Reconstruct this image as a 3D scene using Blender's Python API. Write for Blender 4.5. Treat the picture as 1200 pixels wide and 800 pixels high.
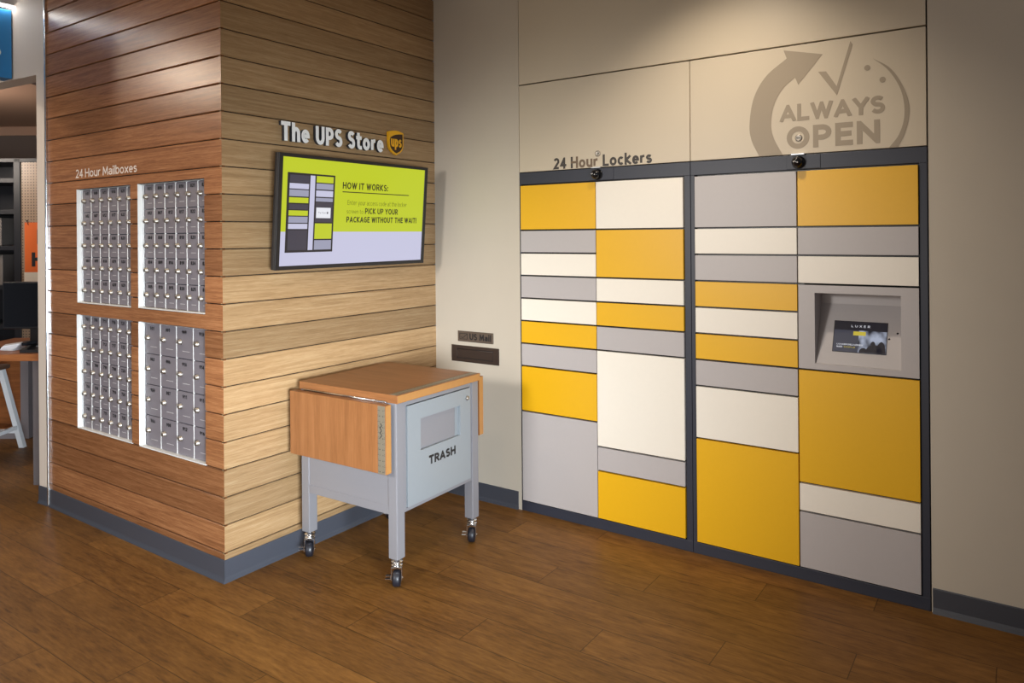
import bpy, bmesh, math, random
from mathutils import Vector, Matrix

random.seed(7)
for o in list(bpy.data.objects):
    bpy.data.objects.remove(o)
SC = bpy.context.scene
COL = SC.collection
R = math.radians

# ------------------------------------------------------------------ camera
CAM = Vector((3.0815, -3.5833, 1.6211))
YAW, ROLL = 0.60605, 0.00811
cam_d = bpy.data.cameras.new('camera')
cam_d.sensor_width = 36.0
cam_d.lens = 860.15 / 1200 * 36
cam_d.shift_x = 0.0
cam_d.shift_y = -(400 - 275.05) / 1200
cam_d.clip_start = 0.05
cam = bpy.data.objects.new('camera', cam_d)
COL.objects.link(cam)
RIGHT = Vector((math.cos(YAW), math.sin(YAW), 0))
FWD = Vector((-math.sin(YAW), math.cos(YAW), 0))
UP = Vector((0, 0, 1))
r3 = RIGHT * math.cos(-ROLL) + UP * math.sin(-ROLL)
u3 = UP * math.cos(-ROLL) - RIGHT * math.sin(-ROLL)
m = Matrix((r3, u3, -FWD)).transposed().to_4x4()
m.translation = CAM
cam.matrix_world = m
SC.camera = cam

# ------------------------------------------------------------------ view, world, big lights
SC.view_settings.view_transform = 'Standard'
SC.view_settings.look = 'None'
SC.view_settings.exposure = 0.0
SC.view_settings.gamma = 1.0
SC.view_settings.use_curve_mapping = False

wd = bpy.data.worlds.new('world')
SC.world = wd
wd.use_nodes = True
wd.node_tree.nodes['Background'].inputs[0].default_value = (0.75, 0.85, 1.0, 1)
wd.node_tree.nodes['Background'].inputs[1].default_value = 0.13


def area(name, loc, target, sx, sy, power, color, spread=None):
    l = bpy.data.lights.new(name, 'AREA')
    l.shape = 'RECTANGLE'
    l.size, l.size_y = sx, sy
    l.energy = power
    l.color = color
    if spread:
        l.spread = R(spread)
    o = bpy.data.objects.new(name, l)
    COL.objects.link(o)
    o.location = loc
    d = Vector(target) - Vector(loc)
    o.rotation_euler = d.to_track_quat('-Z', 'Y').to_euler()
    return o


def spot(name, loc, target, power, color, angle, blend, rad):
    l = bpy.data.lights.new(name, 'SPOT')
    l.energy = power
    l.color = color
    l.spot_size = R(angle)
    l.spot_blend = blend
    l.shadow_soft_size = rad
    o = bpy.data.objects.new(name, l)
    COL.objects.link(o)
    o.location = loc
    d = Vector(target) - Vector(loc)
    o.rotation_euler = d.to_track_quat('-Z', 'Y').to_euler()
    return o


# daylight through the shop window on the right, the photographer's lamp, the ceiling lamps, and added fill lights
area('window_daylight', (4.3, -3.6, 0.95), (0.0, -1.3, 0.45), 1.6, 1.1, 42, (0.84, 0.93, 1.0), 50)
area('front_fill', (0.6, -6.8, 1.5), (0.4, 0.0, 1.0), 4.5, 1.8, 62, (1.0, 0.91, 0.82))  # broad fill added behind the camera to light the facing walls evenly
spot('studio_lamp', (0.75, -4.6, 2.15), (1.12, 0.0, 0.95), 400, (1.0, 0.965, 0.915), 49, 1.0, 0.28)
spot('downlight_lockers', (1.95, -0.75, 3.15), (1.95, -0.10, 0.9), 64, (1.0, 0.86, 0.69), 105, 0.9, 0.06)
spot('downlight_mailboxes', (-0.35, -2.35, 3.15), (-0.45, -2.0, 0.6), 40, (1.0, 0.78, 0.54), 110, 0.9, 0.06)
spot('beige_wall_fill', (-2.0, -2.75, 3.15), (-2.0, -2.0, 0.3), 62, (1.0, 0.86, 0.72), 110, 0.9, 0.08)  # unseen lamp added to brighten the beige wall by the opening
spot('downlight_aisle', (-3.35, -3.5, 3.15), (-1.2, -1.6, 1.4), 60, (1.0, 0.84, 0.66), 90, 1.0, 0.05)
spot('downlight_entry', (1.6, -2.6, 3.15), (1.4, -2.2, 0.0), 55, (1.0, 0.82, 0.60), 110, 0.9, 0.08)


# ------------------------------------------------------------------ materials
def srgb(r, g, b):
    def f(c):
        c /= 255
        return c / 12.92 if c <= 0.04045 else ((c + 0.055) / 1.055) ** 2.4
    return (f(r), f(g), f(b))


def nt(mat):
    mat.use_nodes = True
    t = mat.node_tree
    return t, t.nodes, t.links, t.nodes['Principled BSDF']


def mat(name, col, rough=0.5, metal=0.0, spec=0.5, noise=0.0, nscale=40, bump=0.0, bscale=200, coat=0.0):
    ma = bpy.data.materials.new(name)
    t, n, l, b = nt(ma)
    b.inputs['Base Color'].default_value = (*col, 1)
    b.inputs['Roughness'].default_value = rough
    b.inputs['Metallic'].default_value = metal
    b.inputs['Specular IOR Level'].default_value = spec
    b.inputs['Coat Weight'].default_value = coat
    if noise or bump:
        tc = n.new('ShaderNodeTexCoord')
    if noise:
        nz = n.new('ShaderNodeTexNoise')
        nz.inputs['Scale'].default_value = nscale
        nz.inputs['Detail'].default_value = 4
        l.new(tc.outputs['Object'], nz.inputs['Vector'])
        hs = n.new('ShaderNodeHueSaturation')
        hs.inputs['Color'].default_value = (*col, 1)
        mr = n.new('ShaderNodeMapRange')
        mr.inputs['To Min'].default_value = 1 - noise
        mr.inputs['To Max'].default_value = 1 + noise
        l.new(nz.outputs['Fac'], mr.inputs['Value'])
        l.new(mr.outputs['Result'], hs.inputs['Value'])
        l.new(hs.outputs['Color'], b.inputs['Base Color'])
    if bump:
        nb = n.new('ShaderNodeTexNoise')
        nb.inputs['Scale'].default_value = bscale
        l.new(tc.outputs['Object'], nb.inputs['Vector'])
        bp = n.new('ShaderNodeBump')
        bp.inputs['Strength'].default_value = bump
        bp.inputs['Distance'].default_value = 0.002
        l.new(nb.outputs['Fac'], bp.inputs['Height'])
        l.new(bp.outputs['Normal'], b.inputs['Normal'])
    return ma


def emit(name, col, strength, rough=0.3):
    ma = bpy.data.materials.new(name)
    t, n, l, b = nt(ma)
    b.inputs['Base Color'].default_value = (0.01, 0.01, 0.01, 1)
    b.inputs['Roughness'].default_value = rough
    b.inputs['Emission Color'].default_value = (*col, 1)
    b.inputs['Emission Strength'].default_value = strength
    return ma


def wood(name, dark, mid, light, axis, rough=0.45, board=True, stretch=14, scale=9, bump=0.15, var=0.46, spec=0.4):
    """grain stretched along one axis; each board carries its own random number"""
    ma = bpy.data.materials.new(name)
    t, n, l, b = nt(ma)
    tc = n.new('ShaderNodeTexCoord')
    mp = n.new('ShaderNodeMapping')
    s = [scale * stretch / 4] * 3
    s['xyz'.index(axis)] = scale / 4
    mp.inputs['Scale'].default_value = s
    l.new(tc.outputs['Object'], mp.inputs['Vector'])
    vec = mp.outputs['Vector']
    if board:
        at = n.new('ShaderNodeAttribute')
        at.attribute_name = 'rnd'
        off = n.new('ShaderNodeVectorMath')
        off.operation = 'SCALE'
        off.inputs[0].default_value = (37.0, 53.0, 71.0)
        l.new(at.outputs['Fac'], off.inputs['Scale'])
        ad = n.new('ShaderNodeVectorMath')
        l.new(vec, ad.inputs[0])
        l.new(off.outputs['Vector'], ad.inputs[1])
        vec = ad.outputs['Vector']
    n1 = n.new('ShaderNodeTexNoise')
    n1.inputs['Scale'].default_value = 1.0
    n1.inputs['Detail'].default_value = 6
    n1.inputs['Roughness'].default_value = 0.6
    n1.inputs['Distortion'].default_value = 0.7
    l.new(vec, n1.inputs['Vector'])
    n2 = n.new('ShaderNodeTexNoise')
    n2.inputs['Scale'].default_value = 6.0
    n2.inputs['Detail'].default_value = 5
    n2.inputs['Roughness'].default_value = 0.7
    l.new(vec, n2.inputs['Vector'])
    mx = n.new('ShaderNodeMix')
    mx.inputs['Factor'].default_value = 0.45
    l.new(n1.outputs['Fac'], mx.inputs['A'])
    l.new(n2.outputs['Fac'], mx.inputs['B'])
    cr = n.new('ShaderNodeValToRGB')
    e = cr.color_ramp.elements
    e[0].position, e[0].color = 0.27, (*dark, 1)
    e[1].position, e[1].color = 0.68, (*light, 1)
    k = e.new(0.49)
    k.color = (*mid, 1)
    l.new(mx.outputs['Result'], cr.inputs['Fac'])
    out = cr.outputs['Color']
    if board:
        hs = n.new('ShaderNodeHueSaturation')
        mr = n.new('ShaderNodeMapRange')
        mr.inputs['To Min'].default_value = 1 - var / 2
        mr.inputs['To Max'].default_value = 1 + var / 2
        l.new(at.outputs['Fac'], mr.inputs['Value'])
        l.new(mr.outputs['Result'], hs.inputs['Value'])
        l.new(out, hs.inputs['Color'])
        out = hs.outputs['Color']
    l.new(out, b.inputs['Base Color'])
    b.inputs['Roughness'].default_value = rough
    b.inputs['Specular IOR Level'].default_value = spec
    bp = n.new('ShaderNodeBump')
    bp.inputs['Strength'].default_value = bump
    bp.inputs['Distance'].default_value = 0.001
    l.new(n2.outputs['Fac'], bp.inputs['Height'])
    l.new(bp.outputs['Normal'], b.inputs['Normal'])
    return ma


def floor_mat():
    ma = bpy.data.materials.new('plank_floor')
    t, n, l, b = nt(ma)
    W, L, SH = 0.1935, 1.335, 0.445

    def math_(op, a, bb=None):
        q = n.new('ShaderNodeMath')
        q.operation = op
        for i, v in enumerate((a, bb)):
            if v is None:
                continue
            if isinstance(v, (int, float)):
                q.inputs[i].default_value = v
            else:
                l.new(v, q.inputs[i])
        return q.outputs[0]
    tc = n.new('ShaderNodeTexCoord')
    sp = n.new('ShaderNodeSeparateXYZ')
    l.new(tc.outputs['Object'], sp.inputs[0])
    yv = math_('DIVIDE', math_('ADD', sp.outputs['Y'], 0.517), W)
    row = math_('FLOOR', yv)
    fy = math_('SUBTRACT', yv, row)
    # a joint at x = 2.553 in the row below y=-0.517, moved by 0.445 per row
    xo = math_('ADD', math_('MULTIPLY', math_('ADD', row, 1.0), SH), 2.553)
    xv = math_('DIVIDE', math_('SUBTRACT', sp.outputs['X'], xo), L)
    colm = math_('FLOOR', xv)
    fx = math_('SUBTRACT', xv, colm)
    cb = n.new('ShaderNodeCombineXYZ')
    l.new(row, cb.inputs[0])
    l.new(colm, cb.inputs[1])
    wn = n.new('ShaderNodeTexWhiteNoise')
    wn.noise_dimensions = '3D'
    l.new(cb.outputs[0], wn.inputs['Vector'])
    # grain
    mp = n.new('ShaderNodeMapping')
    mp.inputs['Scale'].default_value = (1.9, 13.0, 1.0)
    l.new(tc.outputs['Object'], mp.inputs['Vector'])
    off = n.new('ShaderNodeVectorMath')
    off.operation = 'SCALE'
    l.new(wn.outputs['Color'], off.inputs[0])
    off.inputs['Scale'].default_value = 40
    ad = n.new('ShaderNodeVectorMath')
    l.new(mp.outputs[0], ad.inputs[0])
    l.new(off.outputs[0], ad.inputs[1])
    n1 = n.new('ShaderNodeTexNoise')
    n1.inputs['Scale'].default_value = 1.0
    n1.inputs['Detail'].default_value = 7
    n1.inputs['Roughness'].default_value = 0.62
    n1.inputs['Distortion'].default_value = 1.2
    l.new(ad.outputs[0], n1.inputs['Vector'])
    n2 = n.new('ShaderNodeTexNoise')
    n2.inputs['Scale'].default_value = 6.5
    n2.inputs['Detail'].default_value = 8
    n2.inputs['Roughness'].default_value = 0.7
    l.new(ad.outputs[0], n2.inputs['Vector'])
    n3 = n.new('ShaderNodeTexNoise')       # knots and dark flecks
    n3.inputs['Scale'].default_value = 3.4
    n3.inputs['Detail'].default_value = 3
    l.new(ad.outputs[0], n3.inputs['Vector'])
    mx = n.new('ShaderNodeMix')
    mx.inputs['Factor'].default_value = 0.58
    l.new(n1.outputs['Fac'], mx.inputs['A'])
    l.new(n2.outputs['Fac'], mx.inputs['B'])
    cr = n.new('ShaderNodeValToRGB')
    e = cr.color_ramp.elements
    e[0].position, e[0].color = 0.30, (0.066, 0.027, 0.006, 1)
    e[1].position, e[1].color = 0.70, (0.285, 0.136, 0.034, 1)
    k = e.new(0.48)
    k.color = (0.172, 0.076, 0.017, 1)
    l.new(mx.outputs['Result'], cr.inputs['Fac'])
    hs = n.new('ShaderNodeHueSaturation')
    mr = n.new('ShaderNodeMapRange')
    mr.inputs['To Min'].default_value = 0.84
    mr.inputs['To Max'].default_value = 1.14
    l.new(wn.outputs['Value'], mr.inputs['Value'])
    l.new(mr.outputs['Result'], hs.inputs['Value'])
    l.new(cr.outputs['Color'], hs.inputs['Color'])
    # knots
    kr = n.new('ShaderNodeMapRange')
    kr.inputs['From Min'].default_value = 0.63
    kr.inputs['From Max'].default_value = 0.74
    kr.inputs['To Min'].default_value = 0.0
    kr.inputs['To Max'].default_value = 0.65
    l.new(n3.outputs['Fac'], kr.inputs['Value'])
    mk = n.new('ShaderNodeMix')
    mk.data_type = 'RGBA'
    mk.inputs[7].default_value = (0.05, 0.02, 0.008, 1)
    l.new(kr.outputs[0], mk.inputs[0])
    l.new(hs.outputs[0], mk.inputs[6])
    # seams
    ey = math_('MULTIPLY', math_('MINIMUM', fy, math_('SUBTRACT', 1.0, fy)), W)
    ex = math_('MULTIPLY', math_('MINIMUM', fx, math_('SUBTRACT', 1.0, fx)), L)
    ed = math_('MINIMUM', ey, ex)
    sm = n.new('ShaderNodeMapRange')
    sm.inputs['From Min'].default_value = 0.0008
    sm.inputs['From Max'].default_value = 0.0026
    sm.inputs['To Min'].default_value = 0.35
    sm.inputs['To Max'].default_value = 1.0
    l.new(ed, sm.inputs['Value'])
    ms = n.new('ShaderNodeMix')
    ms.data_type = 'RGBA'
    ms.blend_type = 'MULTIPLY'
    ms.inputs[0].default_value = 1.0
    l.new(mk.outputs[2], ms.inputs[6])
    l.new(sm.outputs[0], ms.inputs[7])
    l.new(ms.outputs[2], b.inputs['Base Color'])
    b.inputs['Roughness'].default_value = 0.46
    b.inputs['Specular IOR Level'].default_value = 0.22
    bp = n.new('ShaderNodeBump')
    bp.inputs['Strength'].default_value = 0.25
    bp.inputs['Distance'].default_value = 0.001
    hh = math_('ADD', math_('MULTIPLY', n2.outputs['Fac'], 0.4), sm.outputs[0])
    l.new(hh, bp.inputs['Height'])
    l.new(bp.outputs['Normal'], b.inputs['Normal'])
    return ma


M = {}
M['floor'] = floor_mat()
M['wall'] = mat('cream_wall_paint', srgb(197, 188, 173), 0.55, noise=0.03, nscale=6, bump=0.05, bscale=300)
M['panel'] = mat('cream_wall_panel', srgb(204, 192, 171), 0.42, noise=0.02, nscale=5)
M['beige'] = mat('beige_wall_paint', srgb(212, 199, 186), 0.6, noise=0.03, nscale=6)
M['board_tv'] = wood('plank_wall_lit', srgb(124, 96, 64), srgb(162, 130, 92), srgb(186, 158, 120), 'y', stretch=30, scale=11)  # lighter plank tone, with this wall's stronger light put into the colour
M['board_mail'] = wood('plank_wall_shaded', srgb(96, 60, 38), srgb(146, 97, 62), srgb(178, 126, 86), 'x', rough=0.26, stretch=30, scale=11)  # darker, redder plank tone, with this wall's dimmer light put into the colour
M['dark_gap'] = mat('dark_groove', (0.01, 0.008, 0.006), 0.9)
M['base'] = mat('slate_vinyl_base', srgb(66, 69, 78), 0.42, noise=0.03)
M['chrome'] = mat('polished_steel', (0.75, 0.76, 0.78), 0.18, 1.0)
M['alu'] = mat('anodised_aluminium', (0.72, 0.73, 0.75), 0.38, 1.0)
M['white_alu'] = mat('white_trim', (0.82, 0.82, 0.80), 0.4)
M['box_grey'] = mat('grey_mailbox_door', srgb(126, 120, 126), 0.42, 0.0, noise=0.03)
M['brass'] = mat('nickel_lock', (0.42, 0.385, 0.34), 0.46, 1.0)
M['ink'] = mat('black_ink', (0.012, 0.012, 0.014), 0.5)
M['faint'] = mat('faint_print', (0.6, 0.58, 0.58), 0.5)
M['yellow'] = mat('yellow_laminate', srgb(234, 180, 20), 0.42, noise=0.02, nscale=60, bump=0.04)
M['grey'] = mat('grey_laminate', srgb(185, 180, 180), 0.42, noise=0.02, nscale=60, bump=0.04)
M['white'] = mat('white_laminate', srgb(242, 236, 224), 0.42, noise=0.015, nscale=60, bump=0.04)
M['frame'] = mat('charcoal_steel', srgb(48, 52, 65), 0.45, 0.0, noise=0.03)
M['black'] = mat('black_plastic', (0.012, 0.012, 0.014), 0.35)
M['gloss_black'] = mat('gloss_black', (0.008, 0.008, 0.01), 0.08)
M['decal'] = mat('grey_vinyl_lettering', srgb(160, 147, 128), 0.5)
M['text_dark'] = mat('dark_vinyl_lettering', srgb(62, 56, 52), 0.5)
M['text_sheen'] = mat('lettering_sheen', srgb(112, 94, 76), 0.4)
M['text_white'] = mat('pale_vinyl_lettering', srgb(225, 214, 204), 0.5)
M['letter'] = mat('white_acrylic', (0.93, 0.93, 0.92), 0.3)
M['letter_side'] = mat('dark_letter_return', (0.03, 0.032, 0.04), 0.4)
M['bronze'] = mat('bronze_plate', srgb(104, 92, 82), 0.45, 0.4)
M['bronze_dark'] = mat('dark_bronze', srgb(74, 62, 56), 0.42, 0.5)
M['shield_gold'] = mat('gold_shield', srgb(240, 176, 30), 0.35)
M['shield_brown'] = mat('brown_shield', srgb(60, 36, 22), 0.35)
M['cart_wood'] = wood('laminate_maple', srgb(110, 70, 40), srgb(141, 93, 55), srgb(156, 107, 67), 'z', board=False, stretch=16, scale=5, bump=0.03, rough=0.4)
M['cart_top'] = wood('laminate_maple_top', srgb(110, 70, 40), srgb(141, 93, 55), srgb(156, 107, 67), 'x', board=False, stretch=16, scale=5, bump=0.03, rough=0.4)
M['cart_edge'] = mat('maple_edge_band', srgb(172, 122, 68), 0.45, noise=0.08, nscale=30)
M['steel_paint'] = mat('silver_grey_paint', srgb(134, 133, 138), 0.36, 0.15, noise=0.02)
M['door_paint'] = mat('pale_blue_grey_paint', srgb(141, 147, 152), 0.36, 0.1, noise=0.02)
M['ruler'] = mat('aged_aluminium_rule', srgb(160, 152, 134), 0.4, 0.6, noise=0.06)
M['rubber'] = mat('black_rubber', (0.012, 0.013, 0.02), 0.4)
M['scr_lime'] = emit('screen_lime', srgb(193, 206, 34), 0.95)
M['scr_lav'] = emit('screen_lavender', srgb(205, 205, 232), 0.9)
M['scr_black'] = emit('screen_black', srgb(26, 25, 34), 0.9)
M['scr_dark'] = emit('screen_charcoal', srgb(62, 60, 76), 0.9)
M['scr_grey'] = emit('screen_grey', srgb(160, 162, 186), 0.9)
M['scr_white'] = emit('screen_white', srgb(240, 242, 250), 0.9)
M['scr_text'] = emit('screen_text', srgb(40, 40, 18), 0.9)
M['scr_thin'] = emit('screen_text_light', srgb(110, 118, 28), 0.9)


def photo_mat():
    ma = bpy.data.materials.new('screen_photo')
    t, n, l, b = nt(ma)
    b.inputs['Base Color'].default_value = (0.01, 0.01, 0.012, 1)
    b.inputs['Roughness'].default_value = 0.2
    tc = n.new('ShaderNodeTexCoord')
    mp = n.new('ShaderNodeMapping')
    mp.inputs['Scale'].default_value = (22, 22, 12)
    nz = n.new('ShaderNodeTexNoise')
    nz.inputs['Scale'].default_value = 1.0
    nz.inputs['Detail'].default_value = 2
    l.new(tc.outputs['Object'], mp.inputs[0])
    l.new(mp.outputs[0], nz.inputs['Vector'])
    cr = n.new('ShaderNodeValToRGB')
    cr.color_ramp.elements[0].position = 0.38
    cr.color_ramp.elements[0].color = (*srgb(34, 34, 42), 1)
    cr.color_ramp.elements[1].position = 0.66
    cr.color_ramp.elements[1].color = (*srgb(176, 184, 204), 1)
    l.new(nz.outputs['Fac'], cr.inputs[0])
    l.new(cr.outputs[0], b.inputs['Emission Color'])
    b.inputs['Emission Strength'].default_value = 0.8
    return ma


M['scr_photo'] = photo_mat()
M['scr_slate'] = emit('screen_slate', srgb(62, 64, 78), 0.8)
M['scr_yellow'] = emit('screen_yellow', srgb(196, 178, 60), 0.9)
M['ceiling_in'] = mat('shop_ceiling', srgb(186, 150, 128), 0.7)
M['back_in'] = mat('taupe_back_wall', srgb(106, 94, 88), 0.7)
M['sign_blue'] = mat('blue_sign_face', srgb(40, 128, 192), 0.4)
M['strip'] = emit('light_strip', (1.0, 0.96, 0.90), 22.0)
M['shelf_black'] = mat('black_shelving', (0.014, 0.014, 0.018), 0.5)
M['orange'] = mat('orange_poster_card', srgb(226, 104, 34), 0.6)
M['poster_white'] = mat('cream_card', srgb(226, 214, 196), 0.6)
M['desk_wood'] = wood('desk_oak', srgb(104, 60, 30), srgb(148, 88, 46), srgb(168, 106, 60), 'x', board=False, stretch=12, scale=5)
M['desk_panel'] = mat('grey_desk_panel', srgb(104, 98, 100), 0.5)
M['desk_panel_light'] = mat('light_desk_panel', srgb(140, 132, 134), 0.5)
M['stool_white'] = mat('white_stool_paint', (0.8, 0.82, 0.85), 0.4)
M['stool_seat'] = mat('brown_stool_seat', srgb(96, 70, 54), 0.5)
M['paper'] = mat('paper', (0.75, 0.76, 0.80), 0.6)
M['carton'] = mat('grey_carton', srgb(120, 112, 106), 0.6)
M['ceil_white'] = mat('white_ceiling', (0.6, 0.58, 0.55), 0.8)


def peg_mat():
    ma = bpy.data.materials.new('pegboard')
    t, n, l, b = nt(ma)
    tc = n.new('ShaderNodeTexCoord')
    sp = n.new('ShaderNodeSeparateXYZ')
    l.new(tc.outputs['Object'], sp.inputs[0])
    ds = []
    for ax in ('X', 'Z'):
        a = n.new('ShaderNodeMath'); a.operation = 'DIVIDE'; a.inputs[1].default_value = 0.0254
        l.new(sp.outputs[ax], a.inputs[0])
        f = n.new('ShaderNodeMath'); f.operation = 'FRACT'
        l.new(a.outputs[0], f.inputs[0])
        s = n.new('ShaderNodeMath'); s.operation = 'SUBTRACT'; s.inputs[1].default_value = 0.5
        l.new(f.outputs[0], s.inputs[0])
        p = n.new('ShaderNodeMath'); p.operation = 'MULTIPLY'
        l.new(s.outputs[0], p.inputs[0]); l.new(s.outputs[0], p.inputs[1])
        ds.append(p.outputs[0])
    ad = n.new('ShaderNodeMath')
    l.new(ds[0], ad.inputs[0]); l.new(ds[1], ad.inputs[1])
    lt = n.new('ShaderNodeMath'); lt.operation = 'LESS_THAN'; lt.inputs[1].default_value = 0.04
    l.new(ad.outputs[0], lt.inputs[0])
    mx = n.new('ShaderNodeMix'); mx.data_type = 'RGBA'
    mx.inputs[6].default_value = (*srgb(158, 134, 112), 1)
    mx.inputs[7].default_value = (0.03, 0.025, 0.02, 1)
    l.new(lt.outputs[0], mx.inputs[0])
    l.new(mx.outputs[2], b.inputs['Base Color'])
    b.inputs['Roughness'].default_value = 0.4
    return ma


M['peg'] = peg_mat()


# ------------------------------------------------------------------ mesh helpers
class MB:
    def __init__(self):
        self.bm = bmesh.new()
        self.mats = []
        self.rnd = self.bm.faces.layers.float.new('rnd')

    def mi(self, key):
        if key not in self.mats:
            self.mats.append(key)
        return self.mats.index(key)

    def box(self, x0, x1, y0, y1, z0, z1, key, bevel=0.0, seg=2, rnd=None, faces=None, mx=None):
        g = bmesh.ops.create_cube(self.bm, size=1.0)
        vs = g['verts']
        for v in vs:
            v.co = Vector(((x0 + x1) / 2 + v.co.x * (x1 - x0), (y0 + y1) / 2 + v.co.y * (y1 - y0), (z0 + z1) / 2 + v.co.z * (z1 - z0)))
        fs = set(f for v in vs for f in v.link_faces)
        i = self.mi(key)
        for f in fs:
            f.material_index = i
            if rnd is not None:
                f[self.rnd] = rnd
        if faces:                       # {'+x': key}
            for f in fs:
                f.normal_update()
                for d, k in faces.items():
                    a = 'xyz'.index(d[1])
                    if f.normal[a] * (1 if d[0] == '+' else -1) > 0.9:
                        f.material_index = self.mi(k)
        if bevel > 0:
            es = list(set(e for v in vs for e in v.link_edges))
            r = bmesh.ops.bevel(self.bm, geom=es, offset=bevel, segments=seg, affect='EDGES', profile=0.5)
            if rnd is not None:
                for f in r['faces']:
                    f[self.rnd] = rnd
            vs = list(set([v for v in vs if v.is_valid] + r['verts']))
            seen = set(vs)
            for v in list(vs):
                for f in v.link_faces:
                    for w in f.verts:
                        seen.add(w)
            vs = list(seen)
        if mx is not None:
            bmesh.ops.transform(self.bm, matrix=mx, verts=vs)
        return vs

    def poly(self, pts, key, rnd=None):
        vs = [self.bm.verts.new(p) for p in pts]
        f = self.bm.faces.new(vs)
        f.material_index = self.mi(key)
        if rnd is not None:
            f[self.rnd] = rnd
        return f

    def prism(self, pts, ex, key):
        """closed outline extruded by vector ex"""
        ex = Vector(ex)
        a = [self.bm.verts.new(Vector(p)) for p in pts]
        b = [self.bm.verts.new(Vector(p) + ex) for p in pts]
        i = self.mi(key)
        fs = [self.bm.faces.new(a), self.bm.faces.new(b[::-1])]
        n = len(pts)
        for k in range(n):
            fs.append(self.bm.faces.new((a[k], b[k], b[(k + 1) % n], a[(k + 1) % n])))
        for f in fs:
            f.material_index = i
        bmesh.ops.recalc_face_normals(self.bm, faces=fs)
        return a + b

    def cyl(self, p0, p1, r0, r1, key, seg=20):
        p0, p1 = Vector(p0), Vector(p1)
        d = p1 - p0
        g = bmesh.ops.create_cone(self.bm, cap_ends=True, segments=seg, radius1=r0, radius2=r1, depth=d.length,
                                  matrix=Matrix.Translation((p0 + p1) / 2) @ d.to_track_quat('Z', 'Y').to_matrix().to_4x4())
        i = self.mi(key)
        for f in set(f for v in g['verts'] for f in v.link_faces):
            f.material_index = i
            f.smooth = len(f.verts) == 4
        return g['verts']

    def lathe(self, c, axis, prof, key, seg=28):
        """prof: (radius, along) pairs"""
        c, axis = Vector(c), Vector(axis).normalized()
        u = axis.orthogonal().normalized()
        v = axis.cross(u)
        rings = []
        for r, h in prof:
            rings.append([self.bm.verts.new(c + axis * h + (u * math.cos(2 * math.pi * k / seg) + v * math.sin(2 * math.pi * k / seg)) * r) for k in range(seg)])
        i = self.mi(key)
        fs = []
        for a, b in zip(rings, rings[1:]):
            for k in range(seg):
                f = self.bm.faces.new((a[k], a[(k + 1) % seg], b[(k + 1) % seg], b[k]))
                f.smooth = True
                fs.append(f)
        fs.append(self.bm.faces.new(rings[0][::-1]))
        fs.append(self.bm.faces.new(rings[-1]))
        for f in fs:
            f.material_index = i
        bmesh.ops.recalc_face_normals(self.bm, faces=fs)

    def add_mesh(self, me, mx, key):
        i = self.mi(key)
        n0 = len(self.bm.faces)
        nv = len(self.bm.verts)
        self.bm.from_mesh(me)
        self.bm.faces.ensure_lookup_table()
        self.bm.verts.ensure_lookup_table()
        for f in self.bm.faces[n0:]:
            f.material_index = i
        bmesh.ops.transform(self.bm, matrix=mx, verts=self.bm.verts[nv:])

    def build(self, name, parent=None, label=None, cat=None, group=None, kind=None, loc=None, rotz=0):
        me = bpy.data.meshes.new(name)
        self.bm.to_mesh(me)
        self.bm.free()
        for k in self.mats:
            me.materials.append(M[k])
        o = bpy.data.objects.new(name, me)
        COL.objects.link(o)
        if parent:
            o.parent = parent
        if loc is not None:
            o.location = loc
            o.rotation_euler = (0, 0, rotz)
        return tag(o, label, cat, group, kind)


def tag(o, label=None, cat=None, group=None, kind=None):
    if label:
        o['label'] = label
    if cat:
        o['category'] = cat
    if group:
        o['group'] = group
    if kind:
        o['kind'] = kind
    return o


def thing(name, label, cat, loc=(0, 0, 0), rotz=0, group=None):
    o = bpy.data.objects.new(name, None)
    o.empty_display_size = 0.05
    COL.objects.link(o)
    o.location = loc
    o.rotation_euler = (0, 0, rotz)
    return tag(o, label, cat, group)


# ---- own lettering: every glyph is a set of strokes, so weight and width can follow the photo
def _arc(cx, cy, rx, ry, a0, a1, n=10):
    return [(cx + rx * math.cos(math.radians(a0 + (a1 - a0) * k / n)), cy + ry * math.sin(math.radians(a0 + (a1 - a0) * k / n))) for k in range(n + 1)]


def _el(x0, y0, x1, y1, a0, a1, n=12):
    return _arc((x0 + x1) / 2, (y0 + y1) / 2, (x1 - x0) / 2, (y1 - y0) / 2, a0, a1, n)


def _S(x0, y0, x1, y1):
    m_ = y0 + (y1 - y0) * 0.52
    w_ = x1 - x0
    up = _el(x0 + w_ * .02, m_, x1 - w_ * .02, y1, 38, 250, 12)
    lo = _el(x0, y0, x1, m_, 70, -145, 12)
    return up + lo


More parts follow.
